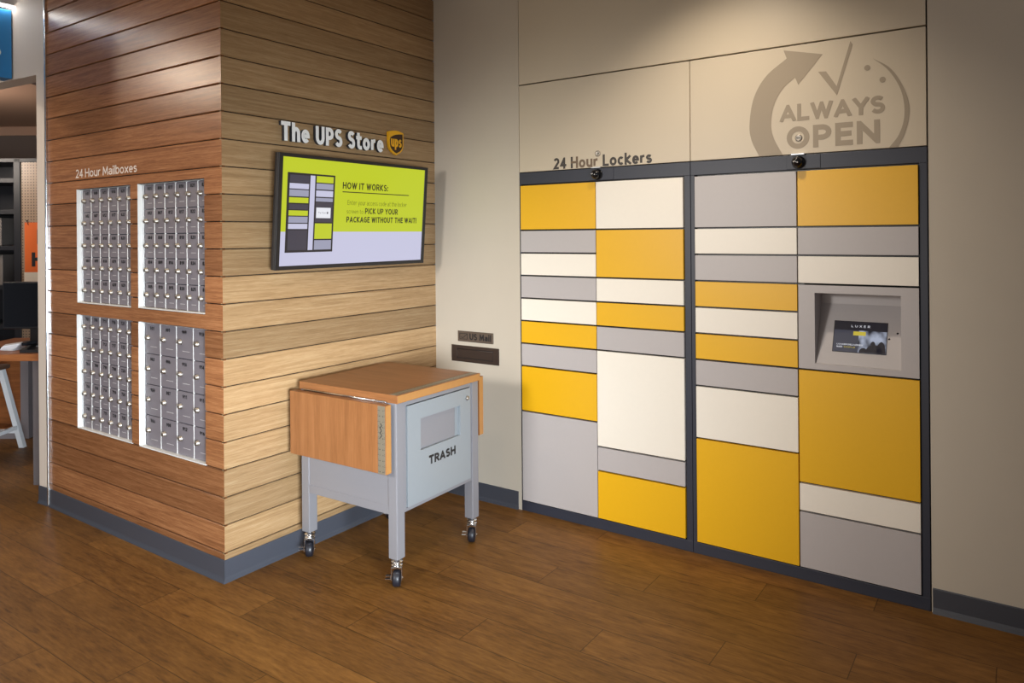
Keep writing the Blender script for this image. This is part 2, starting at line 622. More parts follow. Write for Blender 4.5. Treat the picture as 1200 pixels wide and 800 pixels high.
XH = 0.72
GL = {  # width, strokes in a unit box (x 0..1 scaled to the width; y 0..1 = cap height)
    'A': (.76, [[(0, 0), (.5, 1), (1, 0)], [(.2, .27), (.8, .27)]]),
    'B': (.62, [[(0, 0), (0, 1)], [(0, 1), (.5, 1)] + _el(.1, .53, .93, 1, 80, -90, 8) + [(0, .53)], [(0, .53), (.5, .53)] + _el(.1, 0, 1, .53, 80, -90, 8) + [(0, 0)]]),
    'C': (.62, [_el(0, 0, 1.25, 1, 52, 308, 18)]),
    'D': (.70, [[(0, 0), (0, 1)], [(0, 1), (.3, 1)] + _el(-.4, 0, 1, 1, 80, -80, 14) + [(.3, 0), (0, 0)]]),
    'E': (.52, [[(1, 1), (0, 1), (0, 0), (1, 0)], [(0, .52), (.88, .52)]]),
    'G': (.72, [_el(0, 0, 1.12, 1, 52, 300, 18) + [(1, .12), (1, .5), (.58, .5)]]),
    'H': (.70, [[(0, 0), (0, 1)], [(1, 0), (1, 1)], [(0, .52), (1, .52)]]),
    'I': (.0, [[(0, 0), (0, 1)]]),
    'K': (.66, [[(0, 0), (0, 1)], [(.92, 1), (.1, .5), (1, 0)]]),
    'L': (.50, [[(0, 1), (0, 0), (1, 0)]]),
    'M': (.90, [[(0, 0), (.08, 1), (.5, .22), (.92, 1), (1, 0)]]),
    'N': (.72, [[(0, 0), (0, 1), (1, 0), (1, 1)]]),
    'O': (.80, [_el(0, 0, 1, 1, 90, 450, 28)]),
    'P': (.58, [[(0, 0), (0, 1), (.4, 1)] + _el(-.05, .42, 1, 1, 80, -80, 10) + [(.4, .42), (0, .42)]]),
    'R': (.62, [[(0, 0), (0, 1), (.4, 1)] + _el(-.05, .46, .95, 1, 80, -80, 10) + [(.4, .46), (0, .46)], [(.45, .46), (1, 0)]]),
    'S': (.56, [_S(0, 0, 1, 1)]),
    'T': (.64, [[(0, 1), (1, 1)], [(.5, 1), (.5, 0)]]),
    'U': (.68, [[(0, 1), (0, .36)] + _el(0, 0, 1, .72, 180, 360, 14) + [(1, 1)]]),
    'V': (.70, [[(0, 1), (.5, 0), (1, 1)]]),
    'W': (1.08, [[(0, 1), (.26, 0), (.5, 1), (.74, 0), (1, 1)]]),
    'X': (.66, [[(0, 0), (1, 1)], [(0, 1), (1, 0)]]),
    'Y': (.68, [[(0, 1), (.5, .44), (1, 1)], [(.5, .46), (.5, 0)]]),
    'a': (.50, [[(.06, .66)] + _el(0, .36, 1, XH, 130, 0, 8) + [(1, 0)], [(1, .42), (.5, .42)] + _el(0, 0, 1, .42, 100, 300, 10) + [(1, .2)]]),
    'b': (.56, [[(0, 1), (0, 0)], _el(0, 0, 1, XH, 90, 450, 22)]),
    'c': (.48, [_el(0, 0, 1.2, XH, 55, 305, 16)]),
    'd': (.56, [[(1, 1), (1, 0)], _el(0, 0, 1, XH, 90, 450, 22)]),
    'e': (.56, [[(.02, .37), (1, .37)] + _el(0, 0, 1, XH, 3, 312, 22)]),
    'h': (.54, [[(0, 0), (0, 1)], [(0, .40)] + _el(0, .12, 1, XH, 170, 0, 12) + [(1, 0)]]),
    'i': (.0, [[(0, 0), (0, .62)], [(0, .95), (0, 1.0)]]),
    'k': (.54, [[(0, 0), (0, 1)], [(.88, XH), (.1, .37), (1, 0)]]),
    'l': (.0, [[(0, 0), (0, 1)]]),
    'm': (.90, [[(0, 0), (0, XH)], [(0, .4)] + _el(0, .2, .5, XH, 170, 0, 10) + [(.5, 0)], [(.5, .4)] + _el(.5, .2, 1, XH, 170, 0, 10) + [(1, 0)]]),
    'n': (.54, [[(0, 0), (0, XH)], [(0, .40)] + _el(0, .12, 1, XH, 170, 0, 12) + [(1, 0)]]),
    'o': (.60, [_el(0, 0, 1, XH, 90, 450, 24)]),
    'p': (.56, [[(0, XH), (0, -.26)], _el(0, 0, 1, XH, 90, 450, 22)]),
    'r': (.32, [[(0, 0), (0, XH)], [(0, .42)] + _el(0, .16, 1.9, XH, 165, 88, 8)]),
    's': (.44, [_S(0, 0, 1, XH)]),
    't': (.36, [[(.35, .95), (.35, .2)] + _el(.35, 0, 1.5, .4, 180, 285, 8), [(0, XH), (1, XH)]]),
    'u': (.54, [[(0, XH), (0, .28)] + _el(0, 0, 1, .58, 190, 360, 12), [(1, XH), (1, 0)]]),
    'x': (.54, [[(0, 0), (1, XH)], [(0, XH), (1, 0)]]),
    'y': (.54, [[(0, XH), (.54, .04)], [(1, XH), (.45, -.24), (.1, -.24)]]),
    '0': (.54, [_el(0, 0, 1, 1, 90, 450, 22)]),
    '1': (.30, [[(0, .8), (.8, 1), (.8, 0)]]),
    '2': (.52, [_el(0, .45, 1, 1, 150, -20, 12) + [(0, 0), (1, 0)]]),
    '3': (.50, [_el(0, .5, .95, 1, 140, -90, 10) + _el(0, 0, 1, .5, 90, -140, 10)]),
    '4': (.56, [[(.74, 0), (.74, 1), (0, .27), (1, .27)]]),
    '5': (.50, [[(.92, 1), (.12, 1), (.06, .55)] + _el(0, 0, 1, .62, 120, -140, 12)]),
    '6': (.52, [_el(0, 0, 1, .6, 90, 450, 20), [(0, .3)] + _el(0, 0, 1.5, 1, 170, 95, 8)]),
    '7': (.50, [[(0, 1), (1, 1), (.3, 0)]]),
    '8': (.52, [_el(.04, .52, .96, 1, 90, 450, 18), _el(0, 0, 1, .52, 90, 450, 18)]),
    '9': (.52, [_el(0, .4, 1, 1, 90, 450, 20), [(1, .7)] + _el(-.5, 0, 1, 1, -10, -85, 8)]),
    ':': (.0, [[(0, 0), (0, .06)], [(0, .6), (0, .66)]]),
    '!': (.0, [[(0, 1), (0, .34)], [(0, 0), (0, .06)]]),
}


def _clip(poly, lo, hi):
    for s, lim in ((1, lo), (-1, -hi)):
        out = []
        for i in range(len(poly)):
            a, b = poly[i - 1], poly[i]
            fa, fb = s * a[1] - lim, s * b[1] - lim
            if (fa >= 0) != (fb >= 0):
                t_ = fa / (fa - fb)
                out.append((a[0] + (b[0] - a[0]) * t_, a[1] + (b[1] - a[1]) * t_))
            if fb >= 0:
                out.append(b)
        poly = out
        if len(poly) < 3:
            return []
    return poly


def glyphs(body, w, h, wt, gap):
    """list of (character, polygons) filling w x h (h = cap height); wt = stroke / cap height"""
    t_ = wt / 2
    nat = sum(GL[c][0] for c in body if c != ' ')
    fix = sum(wt if c != ' ' else 0.8 * wt for c in body)
    ng = sum(gap for a, b in zip(body, body[1:]) if a != ' ' and b != ' ') + sum(0.40 for c in body if c == ' ')
    # widths in GL are measured between stroke centres
    k = max(0.2, (w / h - fix) / max(nat + ng, 0.05))
    out, x = [], 0.0
    for idx, c in enumerate(body):
        if c == ' ':
            x += 0.40 * k + 0.8 * wt
            continue
        gw = GL[c][0] * k
        x += t_
        polys = []
        desc = c in 'py'
        ymax = XH if c in 'aceosnmruxypz' else 1.0
        lo = -.26 if desc else 0.0
        for si_, st in enumerate(GL[c][1]):
            pts = []
            for px, py in st:
                yy = py
                if yy >= 0:
                    yy = t_ + py / ymax * (ymax - 2 * t_) if not (c in 'itbdhkl:!' and False) else py
                pts.append((x + px * gw, yy))
            q = [pts[0]]
            for p in pts[1:]:
                if math.hypot(p[0] - q[-1][0], p[1] - q[-1][1]) > 1e-4:
                    q.append(p)
            closed = len(q) > 4 and math.hypot(q[0][0] - q[-1][0], q[0][1] - q[-1][1]) < 2e-3
            if not closed and len(q) > 1:
                d0 = (q[0][0] - q[1][0], q[0][1] - q[1][1])
                l0 = math.hypot(*d0)
                d1 = (q[-1][0] - q[-2][0], q[-1][1] - q[-2][1])
                l1 = math.hypot(*d1)
                curved = len(q) > 6
                e_ = t_ * (0.35 if (curved and c not in 'UuahnmPRDrtGeby') else 1.0)
                if c == 'e':
                    e0_, e1_ = 0, t_ * 0.3
                elif c in 'Gar':
                    e0_, e1_ = t_ * .3, t_ * (1 if c == 'G' else .6)
                else:
                    e0_ = e1_ = e_
                q[0] = (q[0][0] + d0[0] / l0 * e0_, q[0][1] + d0[1] / l0 * e0_)
                q[-1] = (q[-1][0] + d1[0] / l1 * e1_, q[-1][1] + d1[1] / l1 * e1_)
            n_ = len(q)
            L_, R_ = [], []
            for i in range(n_):
                if closed:
                    a, b = q[(i - 1) % (n_ - 1)], q[(i + 1) % (n_ - 1)] if i < n_ - 1 else q[1]
                    if i == 0 or i == n_ - 1:
                        a, b = q[n_ - 2], q[1]
                else:
                    a, b = q[max(i - 1, 0)], q[min(i + 1, n_ - 1)]
                p = q[i]
                v0 = (p[0] - a[0], p[1] - a[1]) if a != p else (b[0] - p[0], b[1] - p[1])
                v1 = (b[0] - p[0], b[1] - p[1]) if b != p else v0
                l0, l1 = math.hypot(*v0) or 1, math.hypot(*v1) or 1
                n0, n1 = (-v0[1] / l0, v0[0] / l0), (-v1[1] / l1, v1[0] / l1)
                nx, ny = n0[0] + n1[0], n0[1] + n1[1]
                ln = math.hypot(nx, ny) or 1
                nx, ny = nx / ln, ny / ln
                mm = min(t_ / max(nx * n0[0] + ny * n0[1], 0.12), t_ * 4.5)
                L_.append((p[0] + nx * mm, p[1] + ny * mm))
                R_.append((p[0] - nx * mm, p[1] - ny * mm))
            for i in range(n_ - 1):
                pl = _clip([R_[i], R_[i + 1], L_[i + 1], L_[i]], lo, 1.0 if ymax == 1.0 else ymax)
                if pl:
                    polys.append((0.00020 * si_ + 0.00005 * (i % 3), [(a * h, b * h) for a, b in pl]))
        out.append((c, polys))
        x += gw + t_
        if idx + 1 < len(body) and body[idx + 1] != ' ':
            x += gap * k
    return out


def add_text(mb, body, w, h, mx, key, wt=0.15, ex=0.0, gap=0.13):
    """lettering into a builder; local x right, y up, z out"""
    for c, polys in glyphs(body, w, h, wt, gap):
        for up, pl in polys:
            add_plate(mb, pl, mx, key, ex + up)


def add_plate(mb, pl, mx, key, ex, side=None):
    if sum(pl[i - 1][0] * pl[i][1] - pl[i][0] * pl[i - 1][1] for i in range(len(pl))) < 0:
        pl = pl[::-1]
    top = [mb.bm.verts.new(mx @ Vector((a, b, ex))) for a, b in pl]
    i = mb.mi(key)
    mb.bm.faces.new(top).material_index = i
    if ex > 0.0005:
        i = mb.mi(side or key)
        bot = [mb.bm.verts.new(mx @ Vector((a, b, 0))) for a, b in pl]
        n_ = len(pl)
        for k in range(n_):
            mb.bm.faces.new((bot[k], bot[(k + 1) % n_], top[(k + 1) % n_], top[k])).material_index = i


def frame_mx(origin, xdir, zdir):
    """local x -> xdir, local y -> zdir, local z -> outwards"""
    x, y = Vector(xdir).normalized(), Vector(zdir).normalized()
    z = x.cross(y)
    mm = Matrix((x, y, z)).transposed().to_4x4()
    mm.translation = Vector(origin)
    return mm


def on_back(x, z, out=0.001):      # on a wall that faces -y
    return frame_mx((x, -out, z), (1, 0, 0), (0, 0, 1))


def on_mail(x, z, out=0.001):
    return frame_mx((x, -D - out, z), (1, 0, 0), (0, 0, 1))


def on_tv(y, z, out=0.001):        # on a wall that faces +x
    return frame_mx((out, y, z), (0, 1, 0), (0, 0, 1))


# ------------------------------------------------------------------ the room
D = 1.526
BH, K0 = 0.13, 13.04
CEIL = 3.3
LEFT_END = -1.765

mb = MB()
mb.box(-12, 6.5, -7.5, 6, -0.05, 0, 'floor')
mb.build('floor', kind='structure', label='brown wood plank floor', cat='floor')
mb = MB()
mb.box(-1.9, 6.5, -7.5, 0.6, CEIL, CEIL + 0.05, 'ceil_white')
mb.build('ceiling', kind='structure', label='plain ceiling over the lobby', cat='ceiling')

# wall with the lockers, in pieces around the locker bay
mb = MB()
mb.box(0.0, 0.6540, 0.0, 0.55, 0, CEIL, 'wall')
mb.build('wall_back', kind='structure', label='cream wall beside the plank wall, with the mail slot', cat='wall')
mb = MB()
mb.box(2.760, 6.5, 0.0, 0.55, 0, CEIL, 'wall')
mb.build('wall_right', kind='structure', label='cream wall to the right of the lockers', cat='wall')
mb = MB()
mb.box(0.654, 2.758, 0.50, 0.55, 0, CEIL, 'dark_gap')
mb.build('wall_recess', kind='structure', label='dark back of the locker bay', cat='wall')
G = 0.0035
for i, (x0, x1, z0, z1, lb) in enumerate(((0.656, 2.754, 2.5, CEIL, 'wide cream wall panel at the very top above the lockers'),
                                          (0.656, 1.704, 1.988, 2.5, 'cream wall panel above the left locker bank'),
                                          (1.704, 2.754, 1.988, 2.5, 'cream wall panel above the right locker bank, with the grey decal'))):
    mb = MB()
    mb.box(x0 + (0 if i < 2 else G / 2), x1 - (G / 2 if i == 1 else 0), 0.0, 0.03, z0 + (G if i == 0 else 0), z1 - (0 if i == 0 else G), 'panel', bevel=0.0015)
    mb.build('trim_%d' % (i + 1), kind='structure', label=lb, cat='wall panel')


# plank walls: real boards with open grooves on a dark backing
def board_wall(mb, along, key, x0, x1, front, holes):
    """along 'y': boards face +x at x=front; along 'x': boards face -y at y=front"""
    rr = random.Random(11)
    k = -11
    while True:
        ztop = BH * (K0 - k)
        zbot = ztop - BH
        k += 1
        rv = rr.random()
        if zbot > CEIL - 0.001:
            continue
        if ztop <= 0.02:
            break
        z0, z1 = max(zbot + 0.0022, 0.0), min(ztop - 0.0022, CEIL)
        if z1 - z0 < 0.004:
            continue
        cuts = sorted(set([z0, z1] + [h for hh in holes for h in hh[2:] if z0 < h < z1]))
        for za, zb in zip(cuts, cuts[1:]):
            zm = (za + zb) / 2
            segs = [(x0, x1)]
            for hx0, hx1, hz0, hz1 in holes:
                if hz0 < zm < hz1:
                    ns = []
                    for a, b in segs:
                        if hx0 > a:
                            ns.append((a, min(b, hx0)))
                        if hx1 < b:
                            ns.append((max(a, hx1), b))
                    segs = [s for s in ns if s[1] - s[0] > 1e-4]
            for a, b in segs:
                e0 = 0.003 if za == z0 else 0.0
                e1 = 0.0035 if zb == z1 else 0.0
                if along == 'y':
                    P = lambda u, t, z: (front - t, u, z)
                else:
                    P = lambda u, t, z: (u, front + t, z)
                prof = [(0.016, za), (e0, za), (0.0, za + e0), (0.0, zb - e1), (e1, zb), (0.016, zb)]
                sec = [[mb.bm.verts.new(P(u, t if not (mit and t) else t, z)) for t, z in prof] for u, mit in ((a, False), (b, False))]
                fs = []
                for i in range(len(prof)):
                    j = (i + 1) % len(prof)
                    if prof[i] == prof[j]:
                        continue
                    fs.append(mb.bm.faces.new((sec[0][i], sec[1][i], sec[1][j], sec[0][j])))
                fs.append(mb.bm.faces.new(sec[0][::-1]))
                fs.append(mb.bm.faces.new(sec[1]))
                for f in fs:
                    f.material_index = mb.mi(key)
                    f[mb.rnd] = rv
                bmesh.ops.recalc_face_normals(mb.bm, faces=fs)


HOLES = {'upper_left': (-1.414, -0.818, 1.247, 1.905), 'upper_right': (-0.750, -0.142, 1.249, 1.906),
         'lower_left': (-1.424, -0.818, 0.521, 1.181), 'lower_right': (-0.752, -0.146, 0.520, 1.181)}
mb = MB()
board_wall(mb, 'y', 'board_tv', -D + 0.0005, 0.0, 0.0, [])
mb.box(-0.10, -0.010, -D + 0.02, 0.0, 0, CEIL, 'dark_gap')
mb.build('wall_left', kind='structure', label='light toned plank wall behind the television and cart', cat='wall')
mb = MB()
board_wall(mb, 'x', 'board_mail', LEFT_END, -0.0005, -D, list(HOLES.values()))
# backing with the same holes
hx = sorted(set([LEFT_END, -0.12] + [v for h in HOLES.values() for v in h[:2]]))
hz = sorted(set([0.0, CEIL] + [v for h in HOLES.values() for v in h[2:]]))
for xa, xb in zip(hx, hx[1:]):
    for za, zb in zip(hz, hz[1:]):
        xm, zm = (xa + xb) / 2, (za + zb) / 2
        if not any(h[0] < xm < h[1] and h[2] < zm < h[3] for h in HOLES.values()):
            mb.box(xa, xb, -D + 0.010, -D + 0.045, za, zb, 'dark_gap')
mb.build('wall_front', kind='structure', label='plank wall with a shaded russet tone holding the mailboxes', cat='wall')


# cove baseboards with a small toe
def baseboard(name, p0, p1, out, label, m0=0, m1=0, h=0.105):
    p0, p1, out = Vector(p0), Vector(p1), Vector(out)
    d = (p1 - p0).normalized()
    prof = [(0, 0), (0.014, 0), (0.0125, 0.006), (0.0075, 0.014), (0.005, 0.024), (0.005, h - 0.004), (0.003, h), (0, h)]
    mb = MB()
    secs = []
    for p, mm in ((p0, m0), (p1, m1)):
        secs.append([mb.bm.verts.new(p + out * (t + 0.0005) + d * (mm * t) + UP * z) for t, z in prof])
    fs = []
    n = len(prof)
    for i in range(n):
        j = (i + 1) % n
        fs.append(mb.bm.faces.new((secs[0][i], secs[1][i], secs[1][j], secs[0][j])))
    fs += [mb.bm.faces.new(secs[0][::-1]), mb.bm.faces.new(secs[1])]
    for f in fs:
        f.material_index = mb.mi('base')
    bmesh.ops.recalc_face_normals(mb.bm, faces=fs)
    mb.build(name, kind='structure', label=label, cat='baseboard')


baseboard('baseboard_left', (0, -D, 0), (0, 0, 0), (1, 0, 0), 'blue grey base strip under the light toned plank wall', m0=-1, m1=-1)
baseboard('baseboard_front', (LEFT_END, -D, 0), (0, -D, 0), (0, -1, 0), 'dark grey base strip under the mailbox wall', m1=1)
baseboard('baseboard_back', (0, 0, 0), (0.632, 0, 0), (0, -1, 0), 'blue grey base strip behind the cart', m0=1)
baseboard('baseboard_right', (2.764, 0, 0), (6.5, 0, 0), (0, -1, 0), 'dark base strip right of the lockers')

# beige wall at the left with the opening to the shop, turned a few degrees
BW = (-1.785, -D, 0)
BROT = math.atan2(0.0853, 0.9964)
mb = MB()
mb.box(-0.105, 0.0, 0.0, 0.12, 0, CEIL, 'beige')
mb.box(-7.0, -0.105, 0.0, 0.12, 2.628, CEIL, 'beige')
mb.build('wall_entry', kind='structure', label='narrow beige wall and header around the shop opening', cat='wall', loc=BW, rotz=BROT)
dv = Vector((math.cos(BROT), math.sin(BROT), 0))
baseboard('baseboard_entry', Vector(BW) - dv * 0.105, Vector(BW), (math.sin(BROT), -math.cos(BROT), 0), 'short dark base strip under the narrow beige wall')
mb = MB()
mb.box(-1.778, -1.766, -D - 0.012, -D + 0.02, 0.0, CEIL, 'chrome', bevel=0.003)
mb.box(-1.7925, -1.779, -D - 0.008, -D + 0.02, 0.0, CEIL, 'alu', bevel=0.003)
mb.build('trim_4', kind='structure', label='polished metal corner strip at the left end of the plank wall', cat='corner strip')


# ------------------------------------------------------------------ mailboxes
def mailbox_unit(hole, cols, rows, first, label, dw):
    x0, x1, z0, z1 = hole
    t = thing('mailbox_unit', label, 'mailboxes', (x0, -D, z0), group='wall mailbox units')
    w, h = x1 - x0, z1 - z0
    e = 0.002
    B = 0.026                              # set-back of the doors
    mb = MB()
    mb.box(e, 0.006, 0.001, B + 0.012, e, h - e, 'white_alu', bevel=0.001)
    mb.box(w - 0.006, w - e, 0.014, B + 0.012, e, h - e, 'white_alu', bevel=0.001)
    mb.box(0.006, w - 0.006, 0.001, B + 0.012, e, 0.007, 'white_alu', bevel=0.001)
    mb.box(0.006, w - 0.006, 0.014, B + 0.012, h - 0.007, h - e, 'alu', bevel=0.001)
    f0 = 0.022
    mb.box(0.006, f0, B - 0.003, B + 0.03, 0.007, h - 0.007, 'alu', bevel=0.002)
    mb.box(0.006, w - 0.006, B + 0.006, B + 0.05, 0.007, h - 0.007, 'frame')
    pitch_x = dw
    pitch_z = (h - 0.014) / rows
    nvis = 0
    for c in range(1, cols):
        xx = f0 + pitch_x * c
        if xx < w - 0.008:
            mb.box(xx - 0.0022, xx + 0.0022, B - 0.0010, B + 0.008, 0.007, h - 0.007, 'white_alu', bevel=0.001)
    mb.build('frame', t)
    for c in range(cols):
        xa = f0 + pitch_x * c + 0.0035
        xb = min(f0 + pitch_x * (c + 1) - 0.0035, w - 0.0065)
        full = pitch_x - 0.007
        if xb - xa < 0.01:
            continue
        for r in range(rows):
            zb = h - 0.007 - pitch_z * r - 0.002
            za = zb - pitch_z + 0.004
            mb = MB()
            mb.box(xa, xb, B, B + 0.0055, za, zb, 'box_grey', bevel=0.001)
            s0, s1 = xa + full * 0.36, min(xa + full * 0.80, xb - 0.002)
            if s1 > s0 + 0.006:
                mb.box(s0, s1, B - 0.0005, B + 0.001, za + pitch_z * 0.22, za + pitch_z * 0.22 + 0.0022, 'faint')
            d = mb.build('door', t)
            lx, lz = xa + full * 0.24, zb - pitch_z * 0.47
            mb = MB()
            mb.lathe((lx, B, lz), (0, -1, 0), [(0.0145, -0.001), (0.0145, 0.004), (0.0125, 0.006), (0.0105, 0.015), (0.009, 0.017), (0.004, 0.017)], 'brass', seg=14)
            mb.box(lx - 0.001, lx + 0.001, B - 0.0175, B - 0.0165, lz - 0.004, lz + 0.004, 'ink')
            mb.build('lock', d)
            num = str(first + c * rows + r)
            nx = xa + full * 0.34
            nw = min(0.040, full * 0.48)
            if nx + nw < xb + 0.004:
                mb = MB()
                add_text(mb, num, nw, 0.0185, frame_mx((nx, B - 0.0006, zb - pitch_z * 0.21), (1, 0, 0), (0, 0, 1)), 'ink', 0.27)
                mb.build('door_number', d)
    return t


mailbox_unit(HOLES['upper_left'], 6, 5, 601, 'grey wall mailbox unit upper left, directly below the pale lettering', 0.0985)
mailbox_unit(HOLES['upper_right'], 6, 5, 801, 'upper right grey wall mailbox unit, nearest the television', 0.0985)
mailbox_unit(HOLES['lower_left'], 6, 5, 701, 'lower left grey wall mailbox unit with narrow doors', 0.0985)
mailbox_unit(HOLES['lower_right'], 4, 4, 901, 'lower right grey wall mailbox unit with sixteen wider doors', 0.1480)

mb = MB()
add_text(mb, '24 Hour Mailboxes', 0.664, 0.049, on_mail(-1.413, 1.969, 0.0003), 'text_white', 0.14, 0.0008, 0.15)
mb.build('wall_lettering', label='pale vinyl lettering above the mailboxes on the russet plank wall', cat='lettering')


# ------------------------------------------------------------------ lockers
ROW = 0.13221
Z0 = 0.0605


def lv(n):
    return Z0 + ROW * n


def locker(name, x0, x1, colx, cols, label):
    t = thing(name, label, 'lockers', ((x0 + x1) / 2, 0.25, 0), group='parcel locker banks')
    ox, oy = (x0 + x1) / 2, 0.25
    top = 1.984
    mb = MB()

    def bx(a, b, ya, yb, c, d, key='frame', bevel=0.0015):
        mb.box(a - ox, b - ox, ya - oy, yb - oy, c, d, key, bevel)
    s0, s1 = colx[0][0] - 0.004, colx[1][1] + 0.004
    bx(x0, s0, 0.0, 0.49, 0.0605 - 0.004, lv(14) + 0.004)
    bx(s1, x1, 0.0, 0.49, 0.0605 - 0.004, lv(14) + 0.004)
    bx(x0, x1, 0.0, 0.49, lv(14) + 0.004, top)
    bx(x0, x1, 0.0, 0.49, 0.0, 0.0605 - 0.004)
    kz = [(lv(n0), lv(n1)) for n1, n0, key in cols[1] if key == 'kiosk']
    if kz:
        (ka, kb), = kz
        bx(s0, s1, 0.030, 0.49, 0.056, ka, 'black', 0)
        bx(s0, s1, 0.030, 0.49, kb, lv(14) + 0.004, 'black', 0)
        bx(s0, s1, 0.20, 0.49, ka, kb, 'black', 0)
        bx(s0, colx[1][0] + 0.02, 0.022, 0.20, ka, kb, 'black', 0)
    else:
        bx(s0, s1, 0.030, 0.49, 0.056, lv(14) + 0.004, 'black', 0)
    mb.build('frame', t)
    g = 0.0045
    for (xa, xb), col in zip(colx, cols):
        for (n1, n0, key) in col:
            za, zb = lv(n0) + g, lv(n1) - g
            if key == 'kiosk':
                kiosk(t, xa, xb, za, zb, ox, oy)
                continue
            mb = MB()
            mb.box(xa - ox, xb - ox, -0.010 - oy, 0.012 - oy, za, zb, key, bevel=0.0008)
            d = mb.build('door', t)
            d['label'] = {'yellow': 'yellow', 'grey': 'grey', 'white': 'white'}[key] + ' locker door'
    return t


def kiosk(t, xa, xb, za, zb, ox, oy):
    mb = MB()
    rx0, rx1, rz0, rz1 = 2.2985, 2.6525, 1.0165, 1.3425
    yf = -0.010

    def P(x, y, z):
        return (x - ox, y - oy, z)

    def q(*p):
        mb.poly([P(*a) for a in p], 'grey')
    yb, zk = 0.1306, 1.285
    # front frame
    q((xa, yf, za), (xb, yf, za), (rx1, yf, rz0), (rx0, yf, rz0))
    q((xb, yf, za), (xb, yf, zb), (rx1, yf, rz1), (rx1, yf, rz0))
    q((xb, yf, zb), (xa, yf, zb), (rx0, yf, rz1), (rx1, yf, rz1))
    q((xa, yf, zb), (xa, yf, za), (rx0, yf, rz0), (rx0, yf, rz1))
    # outer edges
    q((xa, yf, za), (xa, yf, zb), (xa, 0.02, zb), (xa, 0.02, za))
    q((xb, yf, zb), (xb, yf, za), (xb, 0.02, za), (xb, 0.02, zb))
    q((xa, yf, zb), (xb, yf, zb), (xb, 0.02, zb), (xa, 0.02, zb))
    q((xb, yf, za), (xa, yf, za), (xa, 0.02, za), (xb, 0.02, za))
    # recess: sill, slope, back, soffit, cheeks
    q((rx0, yf, rz0), (rx1, yf, rz0), (rx1, 0.0, 1.02), (rx0, 0.0, 1.02))
    q((rx0, 0.0, 1.02), (rx1, 0.0, 1.02), (rx1, yb, zk), (rx0, yb, zk))
    q((rx0, yb, zk), (rx1, yb, zk), (rx1, yb, rz1), (rx0, yb, rz1))
    q((rx0, yb, rz1), (rx1, yb, rz1), (rx1, yf, rz1), (rx0, yf, rz1))
    q((rx0, yf, rz0), (rx0, 0.0, 1.02), (rx0, yb, zk), (rx0, yb, rz1), (rx0, yf, rz1))
    q((rx1, yf, rz1), (rx1, yb, rz1), (rx1, yb, zk), (rx1, 0.0, 1.02), (rx1, yf, rz0))
    bmesh.ops.remove_doubles(mb.bm, verts=mb.bm.verts, dist=1e-5)
    bmesh.ops.recalc_face_normals(mb.bm, faces=mb.bm.faces)
    # the open shell may come out inside out: the front must face -y
    f = max(mb.bm.faces, key=lambda f: -f.calc_center_median().y if abs(f.normal.y) > .9 else -9)
    if f.normal.y > 0:
        bmesh.ops.reverse_faces(mb.bm, faces=mb.bm.faces)
    p = mb.build('control_panel', t)
    p['label'] = 'grey control panel with recessed touch screen'
    # screen lying on the slope
    tv = Vector((0, 0.1306, 0.265)).normalized()
    base = Vector((0, 0.0, 1.02))
    nrm = Vector((1, 0, 0)).cross(tv)

    def S(x, v, o):
        w = base + tv * v + nrm * o
        return (x - ox, w.y - oy, w.z)
    mb = MB()
    x0, x1, v0, v1 = 2.367, 2.587, 0.063, 0.209

    def rect(a, b, c, d, o, key):
        mb.poly([S(a, c, o), S(b, c, o), S(b, d, o), S(a, d, o)], key)
    mb.prism([S(x0 - 0.002, v0 - 0.002, -0.004), S(x1 + 0.002, v0 - 0.002, -0.004), S(x1 + 0.002, v1 + 0.002, -0.004), S(x0 - 0.002, v1 + 0.002, -0.004)], Vector(nrm) * 0.006, 'gloss_black')
    rect(x0, x1, v0, v1, 0.0024, 'scr_slate')
    rect(x0 + 0.105, x1, v0, v1 - 0.04, 0.0027, 'scr_photo')
    rect(x0, x1, v1 - 0.042, v1, 0.0030, 'scr_black')
    rect(x0 + 0.082, x0 + 0.134, v1 - 0.066, v1 - 0.047, 0.0032, 'scr_yellow')
    # people silhouettes in the picture on the screen
    for cx_, cv, rx_, rv_ in ((0.172, 0.001, 0.036, 0.040), (0.200, 0.001, 0.0195, 0.056), (0.128, 0.001, 0.018, 0.022), (0.166, 0.040, 0.010, 0.016)):
        pts = []
        for k in range(9):
            a = math.pi * k / 8
            pts.append(S(x0 + cx_ + rx_ * math.cos(a), v0 + cv + rv_ * math.sin(a), 0.0029))
        pts += [S(x0 + cx_ - rx_ * 0.9, v0 + cv - 0.0005, 0.0029), S(x0 + cx_ + rx_ * 0.9, v0 + cv - 0.0005, 0.0029)]
        mb.poly(pts, 'scr_black')

    def smx(x, v, o):
        w = S(x, v, o)
        return frame_mx(w, (1, 0, 0), tv)
    add_text(mb, 'LUXER', 0.078, 0.0105, smx(x0 + 0.072, v1 - 0.027, 0.0034), 'scr_white', 0.13, 0.0, 0.62)
    add_text(mb, 'LOCKER DELIVERIES', 0.108, 0.007, smx(x0 + 0.016, v0 + 0.031, 0.0034), 'scr_white', 0.15, 0.0, 0.2)
    add_text(mb, 'MADE', 0.024, 0.007, smx(x0 + 0.016, v0 + 0.019, 0.0034), 'scr_white', 0.15, 0.0, 0.2)
    add_text(mb, 'SIMPLE', 0.048, 0.007, smx(x0 + 0.046, v0 + 0.019, 0.0034), 'scr_yellow', 0.15, 0.0, 0.2)
    mb.build('screen', p)
    mb = MB()
    for x, v in ((2.629, 0.165), (2.597, 0.136)):
        c = Vector(S(x, v, 0.0))
        mb.cyl(c - nrm * 0.002, c + nrm * 0.0012, 0.0042, 0.0042, 'gloss_black', 14)
    mb.build('sensor', p)


